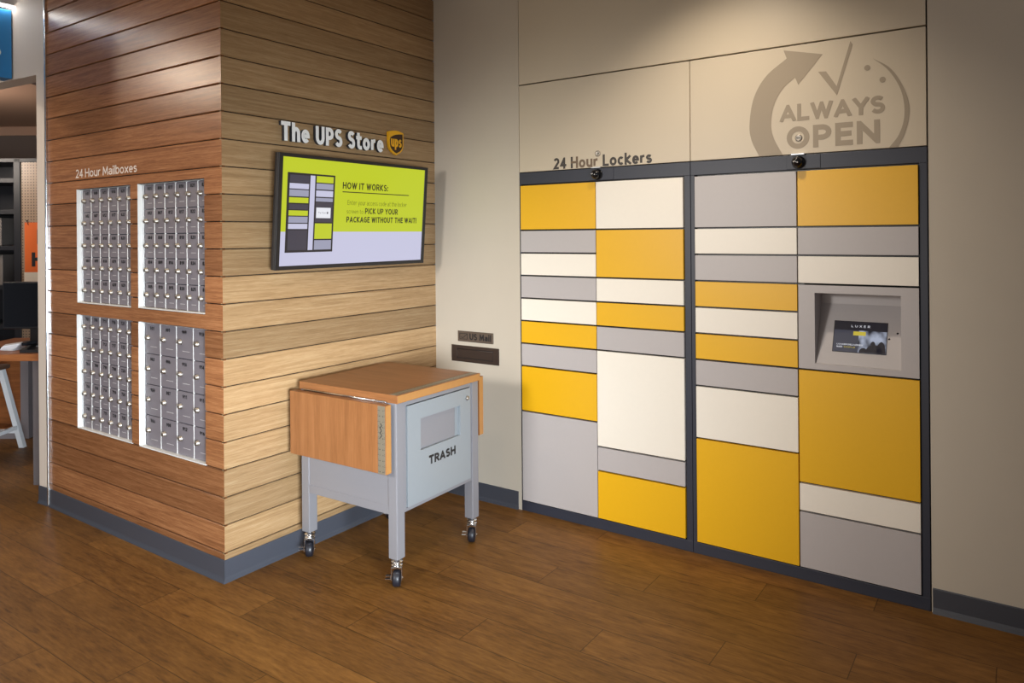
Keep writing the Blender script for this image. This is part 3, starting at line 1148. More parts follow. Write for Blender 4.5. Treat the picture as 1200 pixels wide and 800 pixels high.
Y_, G_, W_ = 'yellow', 'grey', 'white'
LL = [(14, 12, Y_), (12, 11, G_), (11, 10, W_), (10, 9, G_), (9, 8, W_), (8, 7, Y_), (7, 6, G_), (6, 4, Y_), (4, 0, G_)]
LR = [(14, 12, W_), (12, 10, Y_), (10, 9, W_), (9, 8, Y_), (8, 7, G_), (7, 3, W_), (3, 2, G_), (2, 0, Y_)]
RL = [(14, 12, G_), (12, 11, W_), (11, 10, G_), (10, 9, Y_), (9, 8, W_), (8, 7, Y_), (7, 6, G_), (6, 4, W_), (4, 0, Y_)]
RR = [(14, 12, Y_), (12, 11, G_), (11, 10, W_), (10, 7, 'kiosk'), (7, 3, Y_), (3, 2, W_), (2, 0, G_)]
locker('parcel_locker', 0.655, 1.7025, ((0.668, 1.1625), (1.1665, 1.6665)), (LL, LR), 'left charcoal locker bank of yellow, grey and white doors without a screen')
locker('parcel_locker', 1.7045, 2.7555, ((1.7290, 2.2215), (2.2270, 2.7215)), (RL, RR), 'right charcoal locker bank with the recessed touch screen')

# dome cameras on the locker headers, and their cable grommets on the panels
for (x, lb, lb2) in ((1.176, 'black ball camera on the header of the left locker bank', 'small metal grommet in the wall above the left ball camera, by the dark lettering'),
                     (2.232, 'black ball camera on the header of the right locker bank', 'small metal grommet inside the letter O of the grey decal')):
    t = thing('security_camera', lb, 'camera', (x, 0, 1.948), group='locker header cameras')
    mb = MB()
    mb.box(-0.055, 0.095, -0.0035, -0.0004, -0.030, 0.034, 'frame', bevel=0.001)
    mb.box(-0.03, 0.03, -0.026, -0.0008, 0.034, 0.040, 'alu', bevel=0.001)
    mb.build('bracket', t)
    mb = MB()
    mb.lathe((0, -0.003, 0), (0, -1, 0), [(0.030, 0), (0.030, 0.004), (0.026, 0.008)], 'black')
    mb.build('mount_ring', t)
    mb = MB()
    g = bmesh.ops.create_uvsphere(mb.bm, u_segments=24, v_segments=14, radius=0.026)
    for f in mb.bm.faces:
        f.smooth = True
        f.material_index = mb.mi('gloss_black')
    bmesh.ops.transform(mb.bm, matrix=Matrix.Translation((0, -0.0275, 0)), verts=mb.bm.verts)
    mb.build('camera_ball', t)
    mb = MB()
    for a, b in ((-0.006, 0.003), (0.006, -0.003), (-0.012, 0.001)):
        mb.cyl((a, -0.0518, b), (a, -0.0540, b), 0.0028, 0.0028, 'faint', 10)
    mb.build('lens', t)
    mb = MB()
    mb.lathe((x, 0, 2.063), (0, -1, 0), [(0.016, 0.0002), (0.016, 0.003), (0.012, 0.005), (0.010, 0.0045), (0.004, 0.0035)], 'brass', 20)
    mb.box(x - 0.009, x + 0.009, -0.006, -0.004, 2.0615, 2.0645, 'ink')
    mb.build('cable_grommet', label=lb2, cat='grommet', group='grommets above the cameras')

# lettering above the left bank
mb = MB()
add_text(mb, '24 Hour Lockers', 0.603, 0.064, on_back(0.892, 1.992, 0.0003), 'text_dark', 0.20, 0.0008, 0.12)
mid = mb.mi('text_sheen')  # sheen on the middle word painted in as a lighter letter colour
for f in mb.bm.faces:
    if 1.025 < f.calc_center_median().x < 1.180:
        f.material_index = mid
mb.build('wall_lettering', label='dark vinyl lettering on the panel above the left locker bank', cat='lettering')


# grey clock-arrow decal
def spline(pts, n=8):
    out = []
    P = [Vector((p[0], p[1])) for p in pts]
    P = [2 * P[0] - P[1]] + P + [2 * P[-1] - P[-2]]
    for i in range(1, len(P) - 2):
        for k in range(n):
            t = k / n
            a, b, c, d = P[i - 1], P[i], P[i + 1], P[i + 2]
            out.append(0.5 * ((2 * b) + (-a + c) * t + (2 * a - 5 * b + 4 * c - d) * t * t + (-a + 3 * b - 3 * c + d) * t ** 3))
    out.append(P[-2])
    return out


mb = MB()


def flat(pts, y=-0.0012):
    mb.prism([(p[0], y, p[1]) for p in pts], (0, 0.0009, 0), 'decal')


def band(o, i, n=10):
    so, si = spline(o, n), spline(i, n)
    for a, b, c, d in zip(so, so[1:], si[1:], si):
        q_ = [a, b, c, d]
        if (c - d).length < 1e-6:
            q_ = [a, b, c]
        if (a - d).length < 1e-6:
            q_ = [a, b, c]
        mb.poly([(p[0], -0.0012, p[1]) for p in q_], 'decal')


band([(2.049, 1.990), (2.013, 2.071), (2.005, 2.150), (2.026, 2.271), (2.084, 2.368), (2.181, 2.441)],
     [(2.159, 1.990), (2.119, 2.070), (2.107, 2.140), (2.122, 2.230), (2.163, 2.301), (2.218, 2.347)])
flat([(2.181, 2.441), (2.167, 2.481), (2.340, 2.438), (2.232, 2.311), (2.218, 2.347)])
band([(2.547, 2.390), (2.616, 2.338), (2.662, 2.262), (2.688, 2.183), (2.690, 2.121), (2.673, 2.049), (2.647, 1.990)],
     [(2.547, 2.390), (2.607, 2.332), (2.650, 2.257), (2.669, 2.185), (2.669, 2.109), (2.648, 2.041), (2.611, 1.990)])
flat([(2.320, 2.360), (2.354, 2.357), (2.399, 2.284), (2.458, 2.480), (2.467, 2.462), (2.400, 2.242)])
for cx_, cz in ((2.526, 2.350), (2.587, 2.290)):
    flat([(cx_ + 0.0125 * math.cos(a * math.pi / 10), cz + 0.0125 * math.sin(a * math.pi / 10)) for a in range(20)])
add_text(mb, 'ALWAYS', 0.448, 0.079, on_back(2.148, 2.143, 0.0004), 'decal', 0.225, 0.0008, 0.08)
add_text(mb, 'OPEN', 0.397, 0.104, on_back(2.178, 2.013, 0.0004), 'decal', 0.225, 0.0008, 0.16)
mb.build('wall_decal', label='grey circular arrow and tick decal with lettering above the right locker bank', cat='decal')

# ------------------------------------------------------------------ mail slot
t = thing('mail_sign', 'small bronze plaque with envelope mark above the mail slot', 'sign', (0.320, 0, 0.993))
mb = MB()
mb.box(-0.137, 0.137, -0.006, -0.0003, -0.033, 0.033, 'bronze', bevel=0.003)
mb.build('plate', t)
mb = MB()
add_text(mb, 'US Mail', 0.165, 0.040, frame_mx((-0.043, -0.0062, -0.019), (1, 0, 0), (0, 0, 1)), 'ink', 0.20, 0.0008, 0.15)
mb.build('lettering', t)
mb = MB()
ex0, ex1, ez0, ez1 = -0.122, -0.060, -0.018, 0.019
for a, b, c, d in ((ex0, ex1, ez0, ez0 + 0.003), (ex0, ex1, ez1 - 0.003, ez1), (ex0, ex0 + 0.003, ez0, ez1), (ex1 - 0.003, ex1, ez0, ez1)):
    mb.box(a, b, -0.007, -0.0061, c, d, 'ink')
for (xa, za, xb, zb) in ((ex0 + 0.012, -0.004, ex0 + 0.026, -0.010), (ex0 + 0.026, -0.010, ex1 - 0.004, 0.014)):
    dx, dz = xb - xa, zb - za
    L_ = math.hypot(dx, dz)
    nx, nz = -dz / L_ * 0.0018, dx / L_ * 0.0018
    mb.prism([(xa + nx, -0.0068, za + nz), (xb + nx, -0.0068, zb + nz), (xb - nx, -0.0068, zb - nz), (xa - nx, -0.0068, za - nz)], (0, 0.0006, 0), 'ink')
mb.build('envelope_mark', t)

t = thing('mail_slot', 'dark bronze letter slot below the small plaque on the cream wall', 'mail slot', (0.315, 0, 0.885))
mb = MB()
mb.box(-0.183, 0.183, -0.006, -0.0003, -0.051, -0.030, 'bronze_dark', bevel=0.002)
mb.box(-0.183, 0.183, -0.006, -0.0003, 0.030, 0.051, 'bronze_dark', bevel=0.002)
mb.box(-0.183, -0.140, -0.006, -0.0003, -0.032, 0.032, 'bronze_dark', bevel=0.001)
mb.box(0.140, 0.183, -0.006, -0.0003, -0.032, 0.032, 'bronze_dark', bevel=0.001)
mb.box(-0.141, 0.141, -0.002, -0.0003, -0.031, 0.031, 'ink')
mb.build('plate', t)
mb = MB()
mb.box(-0.137, 0.137, -0.0048, -0.0018, -0.027, 0.027, 'bronze_dark', bevel=0.0015)
mb.cyl((-0.137, -0.005, 0.026), (0.137, -0.005, 0.026), 0.002, 0.002, 'bronze_dark', 10)
mb.box(-0.139, -0.1375, -0.0058, -0.003, -0.02, 0.02, 'bronze')
mb.build('flap', t)

# ------------------------------------------------------------------ raised shop sign
t = thing('shop_sign', 'white raised letters of the shop name above the television', 'sign', (0, -1.208, 2.107))
for c, polys in glyphs('The UPS Store', 0.722, 0.098, 0.21, 0.14):
    mb = MB()
    for up, pl in polys:
        add_plate(mb, pl, frame_mx((0.010, 0, 0), (0, 1, 0), (0, 0, 1)), 'letter', 0.018 + up, 'letter_side')
    pl = polys[0][1]
    cy_, cz_ = sum(p[0] for p in pl) / len(pl), sum(p[1] for p in pl) / len(pl)
    mb.cyl((0.0002, cy_, cz_), (0.012, cy_, cz_), 0.003, 0.003, 'alu', 8)      # standoff pin
    mb.build('letter', t)

t = thing('shield_emblem', 'brown and gold shield emblem at the right end of the white letters', 'emblem', (0, -0.372, 2.176))


def shield(s, dx=0.0):
    pts = [(-1, .86), (-.72, .93), (-.36, .985), (0, 1.0), (.36, .985), (.72, .93), (1, .86), (1, 0.0), (.99, -.22), (.93, -.42), (.80, -.60), (.55, -.80), (.25, -.93), (0, -1.02),
           (-.25, -.93), (-.55, -.80), (-.80, -.60), (-.93, -.42), (-.99, -.22), (-1, 0.0)]
    return [(0.0625 * s * p[0], 0.072 * s * p[1] if s == 1 else 0.072 * (p[1] * s)) for p in pts]


mb = MB()
mb.prism([(0.004, y, z) for y, z in shield(1.0)], (0.016, 0, 0), 'shield_gold')
mb.build('backplate', t)
mb = MB()
# brown field with its swooping upper edge
low = [(y, z) for y, z in shield(0.86)]
field = [(-0.0535, 0.018), (-0.045, 0.030), (-0.025, 0.041), (0.0, 0.048), (0.025, 0.052), (0.0535, 0.055)] + [p for p in low[7:]]
mb.prism([(0.0201, y, z) for y, z in field], (0.0015, 0, 0), 'shield_brown')
mb.build('field', t)
mb = MB()
add_text(mb, 'ups', 0.090, 0.066, frame_mx((0.0217, -0.046, -0.026), (0, 1, 0), (0, 0, 1)), 'shield_gold', 0.17, 0.0012, 0.12)
mb.build('lettering', t)

# ------------------------------------------------------------------ television, tipped forward a little
t = thing('wall_television', 'black wall television showing a lime green screen above the cart', 'television', (0, -0.745, 1.45))
TA = Vector((0.075, 0, 0.005))
TT = Vector((0.045, 0, 0.595)).normalized()
TN = Vector((TT.z, 0, -TT.x))          # out of the screen
TY = Vector((0, 1, 0))


def tvp(y, v, o):
    w = TA + TT * v + TN * o
    return (w.x, y + 0.745, w.z)


def tvbox(mb, y0, y1, v0, v1, o0, o1, key, bevel=0.0):
    mx = Matrix((TN, TY, TT)).transposed().to_4x4()
    mx.translation = TA + TY * 0.745
    mb.box(o0, o1, y0, y1, v0, v1, key, bevel=bevel, mx=mx)


mb = MB()
tvbox(mb, -1.293, -0.203, 0.0, 0.580, -0.030, -0.006, 'black', 0.004)
tvbox(mb, -1.15, -0.35, 0.06, 0.42, -0.047, -0.029, 'black', 0.008)
mb.build('back_shell', t)
mb = MB()
for a, b2, c, d in ((-1.293, -0.203, 0.562, 0.580), (-1.293, -0.203, 0.0, 0.020), (-1.293, -1.267, 0.018, 0.564), (-0.228, -0.203, 0.018, 0.564)):
    tvbox(mb, a, b2, c, d, -0.0065, 0.004, 'black', 0.0018)
mb.build('bezel', t)
mb = MB()
mb.box(0.0, 0.006, -0.22, 0.22, 0.16, 0.40, 'black', bevel=0.001)
for yy in (-0.15, 0.15):
    mb.prism([(0.005, yy - 0.015, 0.18), (0.005, yy - 0.015, 0.40), (0.055, yy - 0.015, 0.40), (0.040, yy - 0.015, 0.18)], (0, 0.03, 0), 'black')
mb.build('wall_mount', t)
mb = MB()


def srect(y0, y1, v0, v1, o, key):
    mb.poly([tvp(y0, v0, o), tvp(y1, v0, o), tvp(y1, v1, o), tvp(y0, v1, o)], key)


def stext(body, y0, v0, w, h, key, wt=0.10, o=0.0022):
    mm = Matrix((TY, TT, TN)).transposed().to_4x4()
    mm.translation = Vector(tvp(y0, v0, o))
    add_text(mb, body, w, h, mm, key, wt, 0.0, 0.16)


srect(-1.267, -0.228, 0.018, 0.191, 0.0, 'scr_lav')
srect(-1.267, -0.228, 0.191, 0.564, 0.0, 'scr_lime')
srect(-1.236, -0.930, 0.086, 0.487, 0.0006, 'scr_black')
srect(-1.094, -1.063, 0.097, 0.478, 0.0012, 'scr_lav')
rl = [(0.476, 0.438, 'scr_dark'), (0.434, 0.407, 'scr_lav'), (0.402, 0.369, 'scr_grey'), (0.363, 0.336, 'scr_lime'), (0.330, 0.303, 'scr_dark'), (0.298, 0.272, 'scr_lime'), (0.267, 0.236, 'scr_grey'), (0.231, 0.205, 'scr_lav'), (0.199, 0.098, 'scr_dark')]
for a, b2, k in rl:
    srect(-1.222, -1.102, b2, a, 0.0012, k)
rr_ = [(0.478, 0.445, 'scr_lime'), (0.440, 0.410, 'scr_grey'), (0.404, 0.372, 'scr_lav'), (0.366, 0.347, 'scr_grey'), (0.343, 0.240, 'scr_dark'), (0.234, 0.154, 'scr_lime'), (0.147, 0.098, 'scr_grey')]
for a, b2, k in rr_:
    srect(-1.054, -0.941, b2, a, 0.0012, k)
srect(-1.049, -0.953, 0.262, 0.316, 0.0018, 'scr_white')
stext('The Store', -1.037, 0.285, 0.055, 0.009, 'scr_dark')
srect(-0.978, -0.970, 0.284, 0.295, 0.0022, 'scr_dark')
stext('HOW IT WORKS:', -0.877, 0.421, 0.341, 0.036, 'scr_text', 0.19)
srect(-0.876, -0.359, 0.402, 0.407, 0.0012, 'scr_text')
stext('Enter your access code at the locker', -0.838, 0.336, 0.463, 0.026, 'scr_thin')
stext('screen to', -0.842, 0.289, 0.122, 0.024, 'scr_thin')
stext('PICK UP YOUR', -0.707, 0.289, 0.259, 0.032, 'scr_text', 0.19)
stext('PACKAGE WITHOUT THE WAIT!', -0.841, 0.241, 0.556, 0.032, 'scr_text', 0.19)
mb.build('screen', t)

# ------------------------------------------------------------------ trash cart
CW, CD, CH = 0.664, 0.6486, 0.8876
t = thing('trash_cart', 'silver grey metal trash cart with maple drop leaf top in the corner', 'cart', (0.7301, -1.1236, 0), rotz=0.0239)
S_ = 0.038


def ubox(name, parent, *a, bevel=0.002, **k):
    mb = MB()
    mb.box(*a, bevel=bevel, **k)
    return mb.build(name, parent)


def ruler(parent, mx, length, width):
    """aluminium rule, local x along it, local y across, z out"""
    mb = MB()
    mb.box(0, length, 0, width, 0, 0.0016, 'ruler', bevel=0.0004, mx=mx)
    k = 0
    x = 0.010
    while x < length - 0.006:
        major = k % 2 == 0
        for yy in (width * 0.28, width * 0.72):
            s = 0.0042 if major else 0.003
            mb.box(x - s / 2, x + s / 2, yy - s / 2, yy + s / 2, 0.0013, 0.0020, 'ink', mx=mx)
        for yy in (0.0035, width - 0.0035):
            mb.box(x - 0.0006, x + 0.0006, yy - 0.003, yy + 0.003, 0.0013, 0.0019, 'ink', mx=mx)
            mb.box(x + 0.006 - 0.0005, x + 0.006 + 0.0005, yy - 0.0018, yy + 0.0018, 0.0013, 0.0019, 'ink', mx=mx)
        x += 0.0127 if length > 0.4 else 0.0254
        k += 1
    return mb.build('ruler', parent)


top = ubox('worktop', t, -CW, 0, 0, CD, CH - S_, CH, 'cart_top', bevel=0.002, faces={'+x': 'cart_edge', '-x': 'cart_edge'})
ruler(top, frame_mx((-0.012, 0.006, CH + 0.0001), (0, 1, 0), (-1, 0, 0)), CD - 0.02, 0.040)
# legs of square tube with swivel casters
LG = 0.055
legs = {'fr': (-0.067, 0.005), 'fl': (-0.659, 0.005), 'br': (-0.067, 0.589), 'bl': (-0.659, 0.589)}


def caster(leg, cx_, cy_, ang):
    c = Vector((cx_, cy_, 0))
    ca, sa = math.cos(ang), math.sin(ang)
    ax = Vector((ca, sa, 0))            # wheel axle
    fw = Vector((-sa, ca, 0))
    cs = bpy.data.objects.new('caster', None)
    COL.objects.link(cs)
    cs.parent = leg
    mx = Matrix((ax, fw, UP)).transposed().to_4x4()
    mx.translation = c
    WR = 0.0375
    off = -0.012                        # trail
    mb = MB()
    mb.lathe((cx_, cy_, 0), (0, 0, 1), [(0.010, 0.086), (0.022, 0.087), (0.026, 0.092), (0.026, 0.098), (0.018, 0.100), (0.018, 0.106), (0.027, 0.108), (0.027, 0.114), (0.012, 0.116), (0.012, 0.126)], 'chrome', 24)
    mb.build('swivel_ring', leg)
    mb = MB()
    for s in (-1, 1):
        mb.prism([mx @ Vector((s * 0.0235 - 0.0012, off - 0.013, 0.030)), mx @ Vector((s * 0.0235 - 0.0012, off + 0.013, 0.030)), mx @ Vector((s * 0.0235 - 0.0012, 0.022, 0.090)), mx @ Vector((s * 0.0235 - 0.0012, -0.022, 0.090))], ax * 0.0024, 'chrome')
    mb.box(-0.0247, 0.0247, -0.022, 0.022, 0.086, 0.0895, 'chrome', bevel=0.001, mx=mx)
    mb.cyl(mx @ Vector((-0.029, off, WR)), mx @ Vector((0.029, off, WR)), 0.005, 0.005, 'chrome', 12)
    mb.build('caster_fork', leg)
    mb = MB()
    mb.lathe(mx @ Vector((0, off, WR)), ax, [(0.012, -0.019), (0.024, -0.019), (0.0265, -0.0165), (0.033, -0.017), (WR, -0.010), (WR, 0.010), (0.033, 0.017), (0.0265, 0.0165), (0.024, 0.019), (0.012, 0.019)], 'rubber', 32)
    mb.build('wheel', leg)
    mb = MB()
    mb.box(-0.050, -0.027, off - 0.009, off + 0.009, 0.050, 0.0525, 'chrome', bevel=0.0008, mx=mx)
    mb.box(-0.030, -0.027, off - 0.008, off + 0.008, 0.030, 0.052, 'chrome', bevel=0.0008, mx=mx)
    mb.box(-0.054, -0.027, off - 0.007, off + 0.007, 0.0345, 0.0375, 'chrome', bevel=0.0008, mx=mx)
    mb.build('brake_lever', leg)
    bpy.data.objects.remove(cs)


for k, (lx, ly) in legs.items():
    leg = ubox('leg', t, lx, lx + LG, ly, ly + LG, 0.126, CH - S_, 'steel_paint', bevel=0.004)
    caster(leg, lx + LG / 2, ly + LG / 2, R(36) + {'fr': 0, 'fl': 0.1, 'br': -0.1, 'bl': 0.4}[k])

mb = MB()      # body with inset side sheets
mb.box(-0.604, -0.067, 0.009, 0.012, 0.370, CH - S_, 'steel_paint')
mb.box(-0.604, -0.067, 0.637, 0.640, 0.370, CH - S_, 'steel_paint')
mb.box(-0.657, -0.654, 0.060, 0.589, 0.370, CH - S_, 'steel_paint')
mb.box(-0.650, -0.075, 0.012, 0.637, 0.345, 0.350, 'steel_paint')
mb.build('side_panel', t)
mb = MB()
mb.box(-0.604, -0.067, 0.006, 0.046, 0.330, 0.371, 'steel_paint', bevel=0.002)
mb.box(-0.604, -0.067, 0.603, 0.643, 0.330, 0.371, 'steel_paint', bevel=0.002)
mb.box(-0.658, -0.610, 0.060, 0.589, 0.330, 0.371, 'steel_paint', bevel=0.002)
mb.build('rail', t)
mb = MB()      # frame round the door
FX = -0.018
mb.box(-0.060, FX, 0.060, 0.078, 0.331, CH - S_, 'steel_paint', bevel=0.001)
mb.box(-0.060, FX, 0.577, 0.589, 0.331, CH - S_, 'steel_paint', bevel=0.001)
mb.box(-0.060, FX, 0.078, 0.577, 0.331, 0.346, 'steel_paint', bevel=0.001)
mb.box(-0.060, FX, 0.078, 0.577, 0.826, CH - S_, 'steel_paint', bevel=0.001)
mb.box(-0.060, FX - 0.012, 0.078, 0.577, 0.346, 0.826, 'black')
mb.build('door_frame', t)
# door with the drop slot
dv0, dv1, dz0, dz1 = 0.082, 0.573, 0.349, 0.823
sv0, sv1, sz0, sz1 = 0.176, 0.488, 0.594, 0.746
mb = MB()
xo, xi = -0.012, -0.029
for a, b2, c, d in ((dv0, sv0, dz0, dz1), (sv1, dv1, dz0, dz1), (sv0, sv1, dz0, sz0), (sv0, sv1, sz1, dz1)):
    mb.box(xi, xo, a, b2, c, d, 'door_paint')
bmesh.ops.remove_doubles(mb.bm, verts=mb.bm.verts, dist=1e-5)
kill = [f for f in mb.bm.faces if sum(1 for g in mb.bm.faces if g is not f and (g.calc_center_median() - f.calc_center_median()).length < 1e-4)]
bmesh.ops.delete(mb.bm, geom=kill, context='FACES_ONLY')
door = mb.build('door', t)
mb = MB()      # swinging flap set back in the slot
mb.box(-0.0295, -0.026, sv0 + 0.0005, sv1 - 0.03, sz0 + 0.0005, sz1 - 0.0005, 'steel_paint', bevel=0.0006)
mb.box(-0.0295, -0.0275, sv1 - 0.027, sv1 - 0.0005, sz0 + 0.0005, sz1 - 0.0005, 'door_paint')
mb.build('slot_flap', door)
mb = MB()
add_text(mb, 'TRASH', 0.209, 0.043, frame_mx((xo + 0.0002, 0.236, 0.509), (0, 1, 0), (0, 0, 1)), 'ink', 0.25, 0.0006, 0.12)
mb.build('lettering', door)
mb = MB()
mb.lathe((xo, 0.545, 0.774), (1, 0, 0), [(0.011, -0.001), (0.011, 0.005), (0.0085, 0.009), (0.003, 0.0095)], 'brass', 18)
mb.build('lock', door)
# drop leaves and their hinges
leaf = ubox('drop_leaf', t, -0.676, -0.026, -0.050, -0.013, 0.533, 0.848, 'cart_wood', bevel=0.002, faces={'+x': 'cart_edge', '-x': 'cart_edge'})
rl_ = ruler(leaf, frame_mx((-0.030, -0.0501, 0.535), (0, 0, 1), (-1, 0, 0)), 0.310, 0.044)
mb = MB()      # script mark on the rule
xx, zz = -0.054, 0.70
pts = [(-0.004, 0.0), (0.006, 0.012), (-0.005, 0.022), (0.005, 0.034), (-0.006, 0.044), (0.006, 0.056), (-0.003, 0.066)]
for (a, b2), (c, d) in zip(pts, pts[1:]):
    dx, dz = c - a, d - b2
    l_ = math.hypot(dx, dz)
    nx, nz = -dz / l_ * 0.0018, dx / l_ * 0.0018
    mb.prism([(xx + a + nx, -0.0524, zz + b2 + nz), (xx + c + nx, -0.0524, zz + d + nz), (xx + c - nx, -0.0524, zz + d - nz), (xx + a - nx, -0.0524, zz + b2 - nz)], (0, 0.0006, 0), 'ink')
mb.build('script_mark', leaf)
ubox('drop_leaf', t, -0.660, -0.020, 0.664, 0.702, 0.550, 0.862, 'cart_wood', bevel=0.002, faces={'+x': 'cart_edge', '-x': 'cart_edge'})
for v, nm in ((-0.009, 0), (CD + 0.008, 1)):
    mb = MB()
    mb.cyl((-0.62, v, CH - S_ + 0.0035), (-0.06, v, CH - S_ + 0.0035), 0.0045, 0.0045, 'chrome', 12)
    va, vb = (-0.030, 0.03) if nm == 0 else (CD - 0.02, CD + 0.03)
    if nm == 0:
        mb.box(-0.62, -0.06, -0.012, 0.004, CH - S_ - 0.0045, CH - S_ - 0.0015, 'chrome')
    else:
        mb.box(-0.62, -0.06, CD - 0.004, CD + 0.013, CH - S_ - 0.0045, CH - S_ - 0.0015, 'chrome')
    mb.build('hinge', t)

# ------------------------------------------------------------------ inside the shop, seen through the opening
VROT = YAW


def shop(px, w, z=0.0):
    """ground point of the shop at lateral offset px (in 1/860 of depth) and depth w from the doorway axis"""
    p = CAM + FWD * w + RIGHT * (w * (px - 600) / 860.15)
    return Vector((p.x, p.y, z))


mb = MB()
mb.box(-8.0, 3.2, 0.0, 0.1, 0, 2.9, 'back_in')
mb.build('wall_shop', kind='structure', label='dark taupe wall at the back of the shop', cat='wall', loc=shop(20, 8.4), rotz=VROT)
mb = MB()
mb.box(-6.0, 1.7, -3.75, 0.1, 2.9, 2.95, 'ceiling_in')
mb.build('ceiling_shop', kind='structure', label='brownish ceiling inside the shop', cat='ceiling', loc=shop(20, 8.4), rotz=VROT)
mb = MB()
mb.box(-6.0, 1.7, -0.03, -0.001, 2.80, 2.899, 'ceiling_in')
mb.build('trim_5', kind='structure', label='narrow cornice band at the back of the shop', cat='cornice', loc=shop(20, 8.4), rotz=VROT)

# blue sign box with light strip, fixed to the beige header
t = thing('light_box_sign', 'blue sign panel with a white mark under a bright light strip', 'sign', (-2.152, -1.560, 2.632))
mb = MB()
mb.box(-0.12, 0.0, -0.95, -0.006, 0.0, 0.432, 'sign_blue', bevel=0.002)
mb.build('panel', t)
mb = MB()
pts = []
for k in range(24):
    a = 2 * math.pi * k / 24
    pts.append((0.0008, -0.111 + 0.045 * math.cos(a), 0.155 + 0.034 * math.sin(a)))
mb.prism(pts, (0.001, 0, 0), 'letter')
mb.build('lettering', t)
mb = MB()
mb.box(-0.06, 0.032, -0.95, -0.002, 0.458, 0.464, 'alu')
mb.box(0.004, 0.026, -0.94, -0.004, 0.442, 0.458, 'strip', bevel=0.003)
mb.build('light_strip', t)

# gondola with pegboard end
t = thing('display_shelf', 'black shop shelving unit with a perforated panel end', 'shelf', shop(24, 6.5), rotz=VROT)
mb = MB()
for x in (-0.06, 0.40):
    mb.box(x, x + 0.06 if x < 0 else x + 0.03, 0.0, 0.05, 0, 2.33, 'shelf_black', bevel=0.003)
mb.box(-0.95, -0.90, 0.0, 0.05, 0, 2.30, 'shelf_black', bevel=0.003)
mb.box(-0.95, 0.43, 0.45, 0.48, 0, 2.30, 'shelf_black')
mb.box(-0.95, 0.43, 0.0, 0.48, 2.30, 2.335, 'shelf_black', bevel=0.003)
mb.build('frame', t)
mb = MB()
mb.box(0.0, 0.40, 0.010, 0.022, 0.06, 2.30, 'peg')
mb.build('perforated_panel', t)
for z in (2.12, 1.84, 1.52, 1.17, 0.82, 0.45):
    ubox('shelf', t, -0.90, -0.06, 0.01, 0.45, z, z + 0.04, 'shelf_black', bevel=0.002)
for x, z, h, w, lb in ((-0.32, 1.56, 0.25, 0.22, 'grey carton on the black shop shelving, upper of two'), (-0.30, 1.21, 0.27, 0.20, 'grey carton on the black shop shelving, lower of two')):
    mb = MB()
    mb.box(-w / 2, w / 2, 0, 0.24, 0, h, 'carton', bevel=0.004)
    mb.box(-0.02, 0.02, -0.0005, 0.2405, h - 0.05, h + 0.0006, 'poster_white')
    mb.build('carton', label=lb, cat='box', group='cartons on the shop shelving', loc=shop(24, 6.5, z + 0.0005) + RIGHT * x + FWD * 0.06, rotz=VROT)

# poster hanging on the panel
t = thing('poster', 'orange poster with black lettering hanging on the perforated panel', 'poster', shop(29, 6.5, 1.0) + FWD * 0.0, rotz=VROT)
mb = MB()
mb.box(0.0, 0.33, -0.002, 0.006, 0.325, 0.765, 'orange')
mb.build('sheet', t)
mb = MB()
mb.box(-0.006, 0.33, -0.002, 0.006, 0.05, 0.324, 'poster_white')
mb.build('lower_sheet', t)
mb = MB()
add_text(mb, 'H', 0.085, 0.125, frame_mx((0.062, -0.0022, 0.375), (1, 0, 0), (0, 0, 1)), 'ink', 0.25, 0.0006)
add_text(mb, 'I', 0.04, 0.125, frame_mx((0.110, -0.0022, 0.575), (1, 0, 0), (0, 0, 1)), 'ink', 0.25, 0.0006)
mb.build('lettering', t)
mb = MB()
mb.cyl((0.02, -0.004, 0.78), (0.02, 0.009, 0.78), 0.006, 0.006, 'ink', 10)
mb.cyl((0.02, -0.004, 0.78), (0.035, -0.004, 0.745), 0.003, 0.003, 'ink', 8)
mb.build('hook', t)

# low cabinet
t = thing('low_cabinet', 'low grey framed cabinet with wood front, under the desk behind the stool', 'cabinet', shop(10, 5.95), rotz=VROT)
mb = MB()
mb.box(0.085, 0.15, 0, 0.3, 0.0, 0.70, 'desk_panel_light', bevel=0.003)
mb.box(-0.70, 0.085, 0, 0.3, 0.0, 0.06, 'desk_panel_light', bevel=0.003)
mb.box(-0.70, 0.085, 0.0, 0.3, 0.64, 0.70, 'desk_panel_light', bevel=0.003)
mb.build('body', t)
mb = MB()
mb.box(-0.70, 0.083, 0.012, 0.03, 0.062, 0.638, 'desk_wood', bevel=0.002)
mb.build('door', t)

# desk
DW, DH = 4.80, 0.866
t = thing('service_desk', 'wood topped service desk with grey end panel inside the opening', 'desk', shop(0, DW), rotz=VROT)
mb = MB()
mb.box(-0.45, 0.33, 0.0, 0.80, DH - 0.045, DH, 'desk_wood', bevel=0.003)
mb.build('worktop', t)
mb = MB()
mb.box(0.185, 0.30, 0.03, 0.09, 0, DH - 0.0452, 'desk_panel', bevel=0.002)
mb.build('end_panel', t)
mb = MB()
mb.box(0.20, 0.225, 0.30, 0.76, 0, DH - 0.0452, 'desk_panel_light', bevel=0.002)
mb.build('inner_panel', t)


def ondesk(px, w):
    return shop(px, w, DH + 0.0005)


